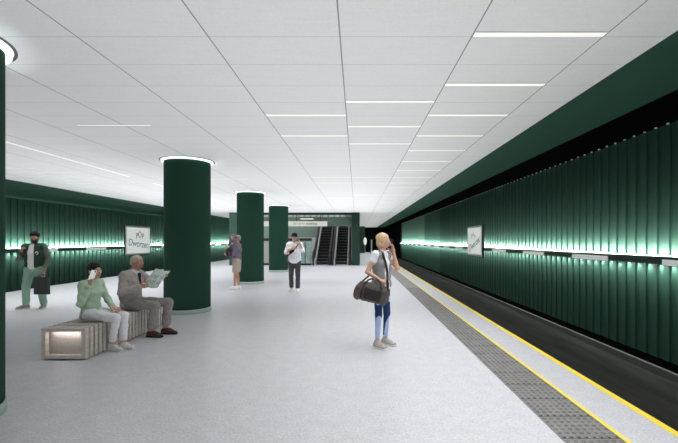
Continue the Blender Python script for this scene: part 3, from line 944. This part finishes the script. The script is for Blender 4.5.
def shoe(info, i, m, sole, style='sneaker', size=1.0):
    J = info['J']; An = V(*J['legs'][i][2]); td = unit(J['legs'][i][3]); up = unit(J['legs'][i][4]) if len(J['legs'][i]) > 4 else V(0, 0, 1)
    up = unit(up - td * (up @ td)); s = np.cross(td, up)
    base = An - up * (An[2] - .0 if abs(up[2]) > .98 and len(J['legs'][i]) < 5 else .085)
    q = size
    P_ = lambda a, b: base + td * a * q + up * b * q
    pr = [econe(P_(-.045, .045), P_(.055, .045), (.036 * q, .042 * q), (.042 * q, .040 * q), s, .03),
          econe(P_(.055, .040), P_(.165, .028), (.042 * q, .040 * q), (.040 * q, .026 * q), s, .03)]
    pr.append(cone(P_(.0, .075), P_(.095, .045), .038 * q, .034 * q, .03))
    if style == 'sneaker': pr.append(cone(P_(-.012, .06), P_(-.004, .115), .043 * q, .042 * q, .02))
    o = garment('shoe', pr, m, info['root'], 0.008, cuts=[(P_(0, .016), -up), (P_(0, .112), up)], wrinkle=0)
    pr = [econe(P_(-.045, .010), P_(.055, .010), (.043 * q, .047 * q), (.046 * q, .044 * q), s, .02), econe(P_(.055, .010), P_(.168, .012), (.046 * q, .044 * q), (.044 * q, .030 * q), s, .02)]
    so = garment('sole', pr, sole, o, 0.007, cuts=[(P_(0, 0.001), -up), (P_(0, .022), up)], wrinkle=0)
    return o

def cloth(name, r, g, b, rough=0.85, noise=0.08, nscale=30):
    return mat(name, sc(r, g, b), rough, noise=noise, nscale=nscale, spec=0.15)

def phone(label, loc, xd, yd, root_scale=1.0, col=None):
    """xd: width direction, yd: length direction"""
    t = bpy.data.objects.new('mobile_phone', None); link(t); tag(t, label, 'phone')
    xd, yd = Vector(xd).normalized(), Vector(yd).normalized(); zd = xd.cross(yd).normalized(); yd = zd.cross(xd)
    t.matrix_world = basis(xd, yd, zd, loc)
    bm_obj('case', bevel_box(-.037, .037, -.076, .076, -.0045, .0045, .004, 2), col or M['blackmat'], t)
    bm = bmesh.new(); box(bm, -.034, .034, -.072, .072, .0045, .0052); bm_obj('screen', bm, M['blackmat'], t)
    bm = bmesh.new(); box(bm, -.030, -.012, .045, .068, -.0062, -.0045); bm_obj('camera_bump', bm, M['blackmat'], t)
    return t

def to_world(loc, rz, s, p):
    cz, sz = math.cos(rz), math.sin(rz)
    return Vector((loc[0] + s * (p[0] * cz - p[1] * sz), loc[1] + s * (p[0] * sz + p[1] * cz), loc[2] + s * p[2]))
def dir_world(rz, p):
    cz, sz = math.cos(rz), math.sin(rz)
    return Vector((p[0] * cz - p[1] * sz, p[0] * sz + p[1] * cz, p[2]))

SK_L = (0.62, 0.36, 0.26, 1); SK_M = (0.50, 0.27, 0.18, 1); SK_D = (0.30, 0.17, 0.12, 1)
FEM = ((.150, .105), (.112, .085), (.138, .098))
W_TEE = cloth('white_cotton', 236, 236, 240)

# ---- seated woman on the phone
loc, rz = (-4.02, 6.12, 0), math.radians(-93)
J = dict(pel=(0, 0, .54), waist=(0, -.01, .68), chest=(0, .005, .87), neck=(0, .03, 1.045), head=(0, .055, 1.195), hdir=(.32, 1, -.08), hup=(.05, -.05, 1), widths=FEM,
         arms=[((.165, 0, .99), (.25, .02, .73), (.155, .09, .985), (-.2, .05, .95), (-.6, .1, -.1), .9),
               ((-.165, 0, .99), (-.22, .10, .73), (-.05, .29, .65), (.25, .85, -.25), (0, -.2, -1), .35)],
         legs=[((.09, .04, .535), (.095, .45, .50), (.05, .355, .10), (.22, 1, 0)), ((-.09, .04, .535), (-.07, .47, .50), (-.05, .47, .10), (.10, 1, 0))])
p = person('seated_woman', 'seated woman in pale green blouse and white trousers, white phone at her ear', loc, rz, 1.0, J, SK_L, (0.012, .010, .010, 1), hair_style='bun')
g = cloth('pale_green_blouse', 182, 206, 180)
garment('blouse', torso_p(J, .018, hem=(0, -.005, .52), wide=1.04) + arm_p(J, 0, .010, 1.9, .004) + arm_p(J, 1, .010, 1.9, .004), g, p['root'], .010, cuts=[((0, 0, .475), (0, 0, -1))], wrinkle=.005)
garment('collar', [cone((0, .03, 1.035), (0, .035, 1.075), .070, .062, .01)], g, p['root'], .007, subs=[cone((0, .03, 1.02), (0, .05, 1.13), .054, .056), cone((0, .13, 1.07), (0, .1, 1.03), .03, .02)], wrinkle=0)
wt = cloth('white_trousers', 232, 232, 236)
garment('trousers', hips_p(J, .012) + leg_p(J, 0, .006, 1.84, .002) + leg_p(J, 1, .006, 1.84, .002), wt, p['root'], .010, wrinkle=.004)
sw = cloth('light_sneaker', 205, 205, 205); sol = cloth('white_sole', 225, 225, 225)
shoe(p, 0, sw, sol); shoe(p, 1, sw, sol)
bm = bmesh.new(); lathe(bm, [(.027, -.012), (.030, -.012), (.030, .012), (.027, .012)], 20, closed=True)
o = bm_obj('wristwatch', bm, M['blackmat'], p['root']); o.matrix_local = basis((1, 0, 0), Vector((0, .33, 1)).normalized(), Vector((0, 1, -.33)).normalized(), (-.075, .275, .655))
phone('white phone held to the ear of the seated woman in the green blouse', to_world(loc, rz, 1, (.120, .105, 1.135)), dir_world(rz, (.25, -1, .25)), dir_world(rz, (-.15, -.35, 1)), col=M['signbox'])

# ---- seated man with newspaper
loc, rz = (-3.93, 7.05, 0), math.radians(-94)
J = dict(pel=(0, 0, .55), waist=(0, -.02, .70), chest=(0, .0, .92), neck=(0, .045, 1.105), head=(0, .105, 1.262), hdir=(.12, 1, -.28), hup=(0, .1, 1), widths=((.165, .12), (.160, .125), (.180, .125)), build=1.08,
         arms=[((.19, 0, 1.045), (.27, .0, .77), (.19, .27, .87), (-.15, .95, .10), (-.9, -.1, .3), .7),
               ((-.19, .02, 1.045), (-.25, .26, .88), (-.13, .47, 1.02), (.1, .8, .35), (.8, .0, -.3), .7)],
         legs=[((.10, .04, .55), (.12, .50, .54), (.12, .43, .11), (.12, 1, 0)), ((-.10, .04, .55), (-.13, .60, .56), (-.12, .55, .11), (.05, 1, 0))])
p = person('seated_man', 'seated elderly man in a light grey suit reading a newspaper on the bench', loc, rz, 1.0, J, SK_M, (0.50, .44, .36, 1), hair_style='thin', head_scale=1.06)
suit = cloth('grey_suit', 176, 168, 165, noise=.06); suit2 = cloth('grey_suit_trousers', 142, 138, 135, noise=.06)
garment('shirt', torso_p(J, .012, hem=(0, 0, .62)) + [cone((0, .045, 1.08), (0, .065, 1.15), .070, .064, .01)], W_TEE, p['root'], .010, wrinkle=.001)
garment('suit_jacket', torso_p(J, .030, hem=(0, -.01, .55), wide=1.03) + arm_p(J, 0, .020, 1.93, .006) + arm_p(J, 1, .020, 1.93, .006), suit, p['root'], .010,
        cuts=[((0, 0, .465), (0, 0, -1))], subs=[econe((0, .19, 1.17), (0, .17, .84), (.085, .13), (.012, .10)), cone((0, .06, 1.1), (0, .08, 1.2), .078, .08)], wrinkle=.004)
garment('necktie', [econe((0, .145, 1.065), (0, .165, .86), (.016, .012), (.034, .012)), econe((0, .145, 1.07), (0, .147, 1.045), (.022, .016), (.016, .014))], cloth('dark_tie', 40, 48, 45), p['root'], .006, wrinkle=0)
garment('trousers', hips_p(J, .012) + leg_p(J, 0, .014, 1.80, .020) + leg_p(J, 1, .014, 1.80, .020), suit2, p['root'], .010, wrinkle=.005)
bs = cloth('brown_leather', 72, 52, 45); bs.node_tree.nodes['Principled BSDF'].inputs['Roughness'].default_value = .4
ds = cloth('dark_sole', 30, 26, 24)
shoe(p, 0, bs, ds, 'dress', 1.12); shoe(p, 1, bs, ds, 'dress', 1.12)
H, E = p['H'], p['E']
bm = bmesh.new()
for sx in (-1, 1):
    pts = [H(sx * .033 + .021 * math.cos(a), .104, .002 + .017 * math.sin(a)) for a in np.linspace(0, 2 * PI, 17)]
    tube(bm, pts, .0016, 5); tube(bm, [H(sx * .054, .100, .006), H(sx * .078, .06, .008), H(sx * .083, .0, .0)], .0018, 5)
tube(bm, [H(-.012, .106, .006), H(.012, .106, .006)], .0016, 5)
bm_obj('glasses', bm, M['blackmat'], p['root'])
# newspaper: two printed pages open in a shallow V
t = empty('newspaper', to_world(loc, rz, 1, (.02, .46, .93))); tag(t, 'pale open newspaper held in both hands of the elderly seated man', 'newspaper')
a = dir_world(rz, (0, .56, .83)).normalized(); b = dir_world(rz, (.85, -.30, .20)); b = (b - a * b.dot(a)).normalized(); nrm = b.cross(a).normalized()
def page(s, name):
    bm = bmesh.new(); nu, nv = 8, 10; grid = []
    for i in range(nu + 1):
        rowv = []
        for j in range(nv + 1):
            u_ = s * i / nu * .155; v_ = (j / nv - .35) * .38
            pnt = b * u_ + a * v_ + nrm * (.05 * (i / nu) + .012 * math.sin(3 * j / nv * 2) * (i / nu) - .10 * max(0, j / nv - .6) ** 1.5)
            rowv.append(bm.verts.new(pnt))
        grid.append(rowv)
    for i in range(nu):
        for j in range(nv):
            f = bm.faces.new((grid[i][j], grid[i + 1][j], grid[i + 1][j + 1], grid[i][j + 1]))
            f.material_index = 1 if (j in (2, 3, 5, 6) and 1 <= i <= 6 and (i + j) % 3) else 0
    o = bm_obj(name, bm, [cloth('newsprint', 200, 214, 205), cloth('newsprint_ink', 168, 184, 176)], t, True)
    md = o.modifiers.new('thick', 'SOLIDIFY'); md.thickness = .004
page(1, 'page'); page(-1, 'page')

# ---- blonde woman standing, phone and duffel bag
loc, rz, s = (0.39, 6.30, 0), math.radians(-130), 1.02
J = dict(pel=(0, 0, .95), waist=(0, .005, 1.09), chest=(0, .0, 1.27), neck=(0, .0, 1.455), head=(-.005, .03, 1.615), hdir=(-.50, .86, -.05), widths=FEM, build=.88,
         arms=[((.150, 0, 1.405), (.275, -.06, 1.15), (.20, .16, 1.02), (-.55, .50, -.25), (-.2, -.6, -.7), .7),
               ((-.150, 0, 1.405), (-.15, .19, 1.19), (-.135, .125, 1.45), (.15, -.25, .9), (.75, -.1, .2), .8)],
         legs=[((.085, 0, .92), (.10, .02, .50), (.11, 0, .095), (.15, 1, 0)), ((-.085, 0, .92), (-.10, .03, .50), (-.125, -.02, .095), (-.05, 1, 0))])
p = person('standing_woman', 'standing blonde woman in grey vest and blue leggings with a duffel bag', loc, rz, s, J, SK_L, (0.68, .47, .28, 1), hair_style='bob')
garment('t_shirt', torso_p(J, .010, hem=(0, .005, .93), wide=1.02) + arm_p(J, 0, .005, .36, .004) + arm_p(J, 1, .005, .36, .004), W_TEE, p['root'], .010, cuts=[((0, 0, .86), (0, 0, -1)), ((0, 0, 1.48), (0, .2, 1))], wrinkle=.002)
garment('vest', torso_p(J, .030, hem=(0, .0, .95), wide=1.04), cloth('grey_vest', 150, 150, 152), p['root'], .010,
        cuts=[((0, 0, .90), (0, 0, -1)), ((0, 0, 1.46), (0, 0, 1)), ((.162, 0, 1.3), (1, 0, .15)), ((-.162, 0, 1.3), (-1, 0, .15))],
        subs=[econe((0, .21, 1.50), (0, .20, .80), (.075, .17), (.085, .17))], wrinkle=.004)
navy = cloth('navy_leggings', 38, 62, 104); pblue = cloth('pale_blue_print', 176, 192, 228)
def paint(q):
    x, y, z = q[:, 0], q[:, 1], q[:, 2]
    zig = .37 + .17 * np.sin(np.arctan2(y, np.abs(x) - .1) * 1.0 + 0.6)
    band = np.abs(z - (.66 - .5 * (np.abs(x) - .10)) - .06) < .045
    return np.where((z < zig - .05) | (band & (y > .02)), 1, 0)
garment('leggings', hips_p(J, .006) + leg_p(J, 0, .003, 1.86) + leg_p(J, 1, .003, 1.86), navy, p['root'], .010, wrinkle=.001, mats=[navy, pblue], paint=paint)
gs = cloth('grey_sneaker', 168, 166, 160)
shoe(p, 0, gs, sol); shoe(p, 1, gs, sol)
phone('dark phone held to the face of the blonde woman', to_world(loc, rz, s, (-.108, .085, 1.570)), dir_world(rz, (-.50, .86, -.2)), dir_world(rz, (.1, -.25, 1)))
# duffel bag
bl = Vector((0.39 - .165, 6.30 - .27, .865))
t = empty('duffel_bag', bl); tag(t, 'dark olive duffel bag hanging from the shoulder of the blonde woman', 'bag')
la = Vector((1, -.25, -.22)).normalized(); ua = Vector((.22, 0, 1)); ua = (ua - la * ua.dot(la)).normalized(); ta = la.cross(ua)
A = (la, ua, ta); dk = cloth('dark_olive_canvas', 84, 79, 72); dk2 = cloth('dark_strap', 52, 50, 47)
ga = garment('bag_body', [rbox((0, -.02, 0) if 0 else (0, 0, -.01), (.255, .125, .095), A, .075, .03), ell(la * -.2 + ua * -.05, (.07, .10, .09), A), ell(la * .2 + ua * -.04, (.07, .10, .09), A), cone(la * -.16 + ua * .11, la * .16 + ua * .11, .035, .035, .06)], dk, t, .009, wrinkle=.006)
garment('front_pocket', [rbox(la * .03 + ua * -.01 - ta * -.0 + ta * (.095 if ta.y < 0 else -.095), (.125, .085, .028), A, .02)], dk2, t, .008, wrinkle=.003)
bm = bmesh.new()
fr = ta if ta.y < 0 else -ta
for k in (-.13, .15):
    tube(bm, [la * k + fr * .10 - ua * .10, la * k + fr * .112 + ua * .0, la * k + fr * .08 + ua * .10, la * (k * .6) + fr * .03 + ua * .19, la * (k * .2) + fr * .02 + ua * .215], (.013, .004), 8, flat=la)
bm_obj('carry_handle', bm, dk2, t)
bm = bmesh.new()
shd = to_world(loc, rz, s, (.115, .03, 1.478)) - bl
tube(bm, [la * .23 + ua * .09, la * .20 + ua * .2 + Vector((0, -.02, .02)), to_world(loc, rz, s, (.09, .175, 1.15)) - bl, to_world(loc, rz, s, (.10, .145, 1.30)) - bl, to_world(loc, rz, s, (.11, .10, 1.42)) - bl, shd + Vector((0, 0, .015)),
          to_world(loc, rz, s, (.10, -.10, 1.40)) - bl, to_world(loc, rz, s, (.08, -.14, 1.25)) - bl, to_world(loc, rz, s, (.13, -.14, 1.08)) - bl, la * -.23 + ua * .07], (.019, .003), 8, flat=(.8, -.3, 0))
bm_obj('shoulder_strap', bm, dk2, t)

# ---- man in the black cap
loc, rz, s = (-2.01, 13.1, 0), math.radians(-174), 1.085
J = dict(pel=(0, 0, .95), waist=(0, .0, 1.09), chest=(0, .0, 1.28), neck=(0, .01, 1.46), head=(0, .035, 1.615), hdir=(-.10, 1, -.12),
         arms=[((.165, 0, 1.388), (.25, .06, 1.14), (.07, .22, 1.27), (-.75, .0, .5), (0, -1, -.1), .6),
               ((-.165, 0, 1.388), (-.26, .13, 1.19), (-.155, .12, 1.46), (.25, -.25, .9), (.9, -.1, .1), .7)],
         legs=[((.09, 0, .92), (.10, .0, .50), (.10, -.10, .11), (.15, 1, 0)), ((-.09, 0, .92), (-.10, .07, .50), (-.095, .06, .095), (-.10, 1, 0))])
p = person('standing_man', 'standing man in black cap, white t-shirt and dark trousers, phone at his ear', loc, rz, s, J, SK_L, (0.012, .010, .010, 1), hair_style='short')
garment('t_shirt', torso_p(J, .032, hem=(0, .0, .93), wide=1.08) + arm_p(J, 0, .018, .86, .012) + arm_p(J, 1, .018, .86, .012), W_TEE, p['root'], .011, cuts=[((0, 0, .84), (0, 0, -1)), ((0, 0, 1.475), (0, .2, 1))], wrinkle=.006)
garment('trousers', hips_p(J, .012) + leg_p(J, 0, .014, 1.90, .014) + leg_p(J, 1, .014, 1.90, .014), cloth('charcoal_trousers', 78, 76, 78), p['root'], .011, wrinkle=.004)
shoe(p, 0, W_TEE, sol); shoe(p, 1, W_TEE, sol)
blk = cloth('black_fabric', 24, 24, 26)
E = p['E']; H = p['H']
o = garment('cap', [E(0, -.018, .062, .089, .106, .076), ], blk, p['root'], .007, cuts=[(H(0, 0, .042), -p['u'])], wrinkle=0)
garment('visor', [E(0, .115, .048, .068, .070, .010)], blk, o, .006, wrinkle=0)
phone('small phone in the raised hand of the man in the black cap', to_world(loc, rz, s, (-.112, .08, 1.585)), dir_world(rz, (-.1, 1, 0)), dir_world(rz, (.1, -.25, 1)))
t = empty('crossbody_bag', to_world(loc, rz, s, (.06, .185, 1.20))); tag(t, 'black crossbody bag on a diagonal strap worn by the man in the cap', 'bag')
bw = t.location
Q = lambda x, y, z: to_world(loc, rz, s, (x, y, z)) - bw
bm = bmesh.new()
tube(bm, [Q(-.10, -.02, 1.485), Q(-.12, .11, 1.42), Q(-.06, .185, 1.33), Q(.03, .195, 1.24), Q(.12, .175, 1.14), Q(.21, .08, 1.05), Q(.22, -.06, 1.06), Q(.08, -.17, 1.2), Q(-.06, -.13, 1.38), Q(-.10, -.02, 1.485)], (.022, .004), 8, flat=Q(.06, .185, 1.27))
bm_obj('strap', bm, blk, t)
garment('pouch', [rbox(Q(.075, .215, 1.20), (.085, .05, .025), (dir_world(rz, (1, 0, -.9)), dir_world(rz, (.9, 0, 1)), dir_world(rz, (0, 1, 0))), .02)], blk, t, .008, wrinkle=.001)

# ---- adult carrying a child
loc, rz, s = (-4.07, 13.75, 0), math.radians(90), 1.05
J = dict(pel=(0, 0, .95), waist=(0, .01, 1.09), chest=(0, -.01, 1.28), neck=(0, -.01, 1.46), head=(.0, .0, 1.625), hdir=(-.30, 1, .05),
         arms=[((.185, 0, 1.415), (.22, .13, 1.18), (.05, .32, 1.24), (-.6, .3, .3), (0, -1, 0), .4),
               ((-.185, 0, 1.415), (-.24, .06, 1.14), (-.12, .28, 1.10), (.5, .8, .05), (.5, -.2, .9), .5)],
         legs=[((.09, 0, .92), (.10, .02, .50), (.10, -.03, .10), (.10, 1, 0)), ((-.09, 0, .92), (-.10, .03, .50), (-.10, .05, .095), (-.15, 1, 0))])
p = person('standing_adult', 'standing adult in grey sweater and beige shorts carrying a small child', loc, rz, s, J, SK_M, (0.22, .20, .19, 1), hair_style='short')
gy = cloth('mauve_grey_sweater', 112, 106, 116)
garment('sweater', torso_p(J, .028, hem=(0, .0, .97), wide=1.04) + arm_p(J, 0, .020, 1.85) + arm_p(J, 1, .020, 1.85), gy, p['root'], .011, cuts=[((0, 0, .93), (0, 0, -1))], wrinkle=.005)
garment('shorts', hips_p(J, .022) + leg_p(J, 0, .026, .92, .02) + leg_p(J, 1, .026, .92, .02), cloth('beige_shorts', 176, 160, 145), p['root'], .011, cuts=[((0, 0, .55), (0, 0, -1))], wrinkle=.005)
shoe(p, 0, W_TEE, sol); shoe(p, 1, W_TEE, sol)
# the child, sitting on the adult's forearm
cl, crz, cs = (-4.165, 13.62, .84), math.radians(150), .585
J = dict(pel=(0, 0, .95), waist=(0, .0, 1.09), chest=(0, .0, 1.26), neck=(0, .0, 1.42), head=(0, .02, 1.60), hdir=(0, 1, -.05), widths=((.15, .12), (.14, .115), (.15, .115)),
         arms=[((.165, 0, 1.37), (.24, .08, 1.15), (.14, .24, 1.08), (-.6, .6, -.2), (0, -.5, -1), .5),
               ((-.165, 0, 1.37), (-.28, .02, 1.22), (-.22, .22, 1.20), (-.2, .9, .1), (0, -.3, -1), .5)],
         legs=[((.09, .02, .93), (.18, .30, .82), (.15, .28, .48), (.1, 1, -.3), (0, .3, 1)), ((-.09, .02, .93), (-.14, .30, .84), (-.12, .30, .50), (-.1, 1, -.3), (0, .3, 1))])
p = person('small_child', 'small child in dark clothes carried in the arms of the adult in beige shorts', cl, crz, cs, J, SK_L, (0.14, .12, .11, 1), hair_style='short', head_scale=1.32)
cg = cloth('dark_mauve_top', 104, 94, 104)
garment('top', torso_p(J, .03, hem=(0, .0, .97)) + arm_p(J, 0, .022, 1.85) + arm_p(J, 1, .022, 1.85), cg, p['root'], .015, wrinkle=.004)
garment('trousers', hips_p(J, .02) + leg_p(J, 0, .016, 1.85) + leg_p(J, 1, .016, 1.85), cloth('grey_leggings', 66, 62, 68), p['root'], .015, wrinkle=.004)
shoe(p, 0, cg, ds); shoe(p, 1, cg, ds)

# ---- man with the shopping bag on the left
loc, rz, s = (-7.80, 9.78, 0), math.radians(-168.5), 1.07
J = dict(pel=(0, 0, .95), waist=(0, .0, 1.09), chest=(.0, .0, 1.28), neck=(-.01, .01, 1.46), head=(-.02, .035, 1.615), hdir=(-.22, 1, -.10), widths=((.155, .11), (.145, .105), (.175, .115)), build=1.05,
         arms=[((.175, 0, 1.395), (.315, -.02, 1.11), (.20, .13, 1.28), (-.30, .1, .75), (-.5, -.7, 0), .9),
               ((-.175, 0, 1.395), (-.275, -.02, 1.10), (-.26, .14, .87), (.02, .05, -1), (1, 0, 0), 1.0)],
         legs=[((.09, 0, .92), (.15, .04, .50), (.19, -.04, .10), (.75, .65, 0)), ((-.09, 0, .92), (-.14, .04, .50), (-.185, .0, .095), (-.10, 1, 0))])
p = person('walking_man', 'bearded man in dark green bomber jacket holding a dark shopping bag', loc, rz, s, J, SK_D, (0.015, .014, .014, 1), hair_style='short', beard=True)
garment('t_shirt', torso_p(J, .020, hem=(0, .0, .95)), cloth('off_white_tee', 214, 216, 212), p['root'], .011, cuts=[((0, 0, .90), (0, 0, -1)), ((0, 0, 1.475), (0, .2, 1))], wrinkle=.003)
jk = cloth('dark_green_bomber', 46, 66, 55); jk2 = cloth('olive_sleeves', 84, 98, 84)
garment('bomber_jacket', torso_p(J, .028, hem=(0, .0, .97), wide=1.04) + arm_p(J, 0, .020, 1.92) + arm_p(J, 1, .020, 1.92), jk, p['root'], .010,
        cuts=[((0, 0, .93), (0, 0, -1))], subs=[econe((.01, .21, 1.50), (.02, .21, .86), (.065, .17), (.078, .17)), cone((0, .0, 1.47), (0, .03, 1.6), .066, .09)], wrinkle=.005, mats=[jk, jk2],
        paint=lambda q: np.where(np.abs(q[:, 0]) > .215, 1, 0))
bm = bmesh.new()
for a0 in range(0, 300, 60):
    tube(bm, [(-.115 + .03 * math.cos(math.radians(a0)), .150, 1.26 + .03 * math.sin(math.radians(a0))), (-.115 + .03 * math.cos(math.radians(a0 + 45)), .150, 1.26 + .03 * math.sin(math.radians(a0 + 45)))], .006, 6)
bm_obj('chest_badge', bm, W_TEE, p['root'])
garment('trousers', hips_p(J, .014) + leg_p(J, 0, .018, 1.90, .012) + leg_p(J, 1, .018, 1.90, .012), cloth('pale_green_trousers', 132, 162, 146), p['root'], .011, wrinkle=.003)
bsn = cloth('beige_shoe', 140, 134, 122)
shoe(p, 0, bsn, sol); shoe(p, 1, bsn, sol)
H, E = p['H'], p['E']
garment('beanie', [E(0, -.018, .060, .090, .106, .078)], blk, p['root'], .007, cuts=[(H(0, 0, .040), -p['u'])], wrinkle=.001)
hp = to_world(loc, rz, s, (-.235, .175, .775))
t = empty('shopping_bag', (hp.x, hp.y, .365)); tag(t, 'dark grey paper shopping bag held by the man in the bomber jacket', 'bag')
bm = bmesh.new()
prof = [(-.16, -.05), (.16, -.05), (.18, 0), (.16, .05), (-.16, .05), (-.18, 0)]
lo = [bm.verts.new((x, y, 0)) for x, y in prof]; hi = [bm.verts.new((x, y * .7, .41)) for x, y in prof]; hin = [bm.verts.new((x * .98, y * .6, .405)) for x, y in prof]
for i in range(6):
    j = (i + 1) % 6; bm.faces.new((lo[i], lo[j], hi[j], hi[i])); bm.faces.new((hi[i], hi[j], hin[j], hin[i]))
bm.faces.new(list(reversed(lo))); bm.faces.new(hin)
pb = cloth('charcoal_paper', 62, 64, 62); bm_obj('bag_body', bm, pb, t)
for sy in (-1, 1):
    bm = bmesh.new(); tube(bm, [(-.07, sy * .035, .40), (-.06, sy * .02, .45), (0, sy * .008, .475), (.06, sy * .02, .45), (.07, sy * .035, .40)], .006, 6)
    bm_obj('handle', bm, pb, t)

# ------------------------------------------------------------------ world, camera, view
w = bpy.data.worlds.new('world'); scene.world = w; w.use_nodes = True
w.node_tree.nodes['Background'].inputs['Color'].default_value = (0.5, 0.52, 0.5, 1)
w.node_tree.nodes['Background'].inputs['Strength'].default_value = 0.02
cam = bpy.data.cameras.new('camera'); co = bpy.data.objects.new('camera', cam); COL.objects.link(co)
co.location = (0, 0, EYE); co.rotation_euler = (PI / 2, 0, 0)
cam.sensor_fit = 'HORIZONTAL'; cam.sensor_width = 36; cam.lens = F_PX / 678 * 36
cam.shift_x = -(VX - 339) / 678; cam.shift_y = (VY - 221.5) / 678
cam.clip_end = 200; cam.clip_start = 0.05
scene.camera = co
scene.view_settings.view_transform = 'Standard'; scene.view_settings.look = 'None'
scene.view_settings.exposure = 0.0; scene.view_settings.gamma = 1.0; scene.view_settings.use_curve_mapping = False
scene.cycles.use_denoising = True
scene.cycles.max_bounces = 8; scene.cycles.diffuse_bounces = 4
scene.cycles.sample_clamp_indirect = 4.0
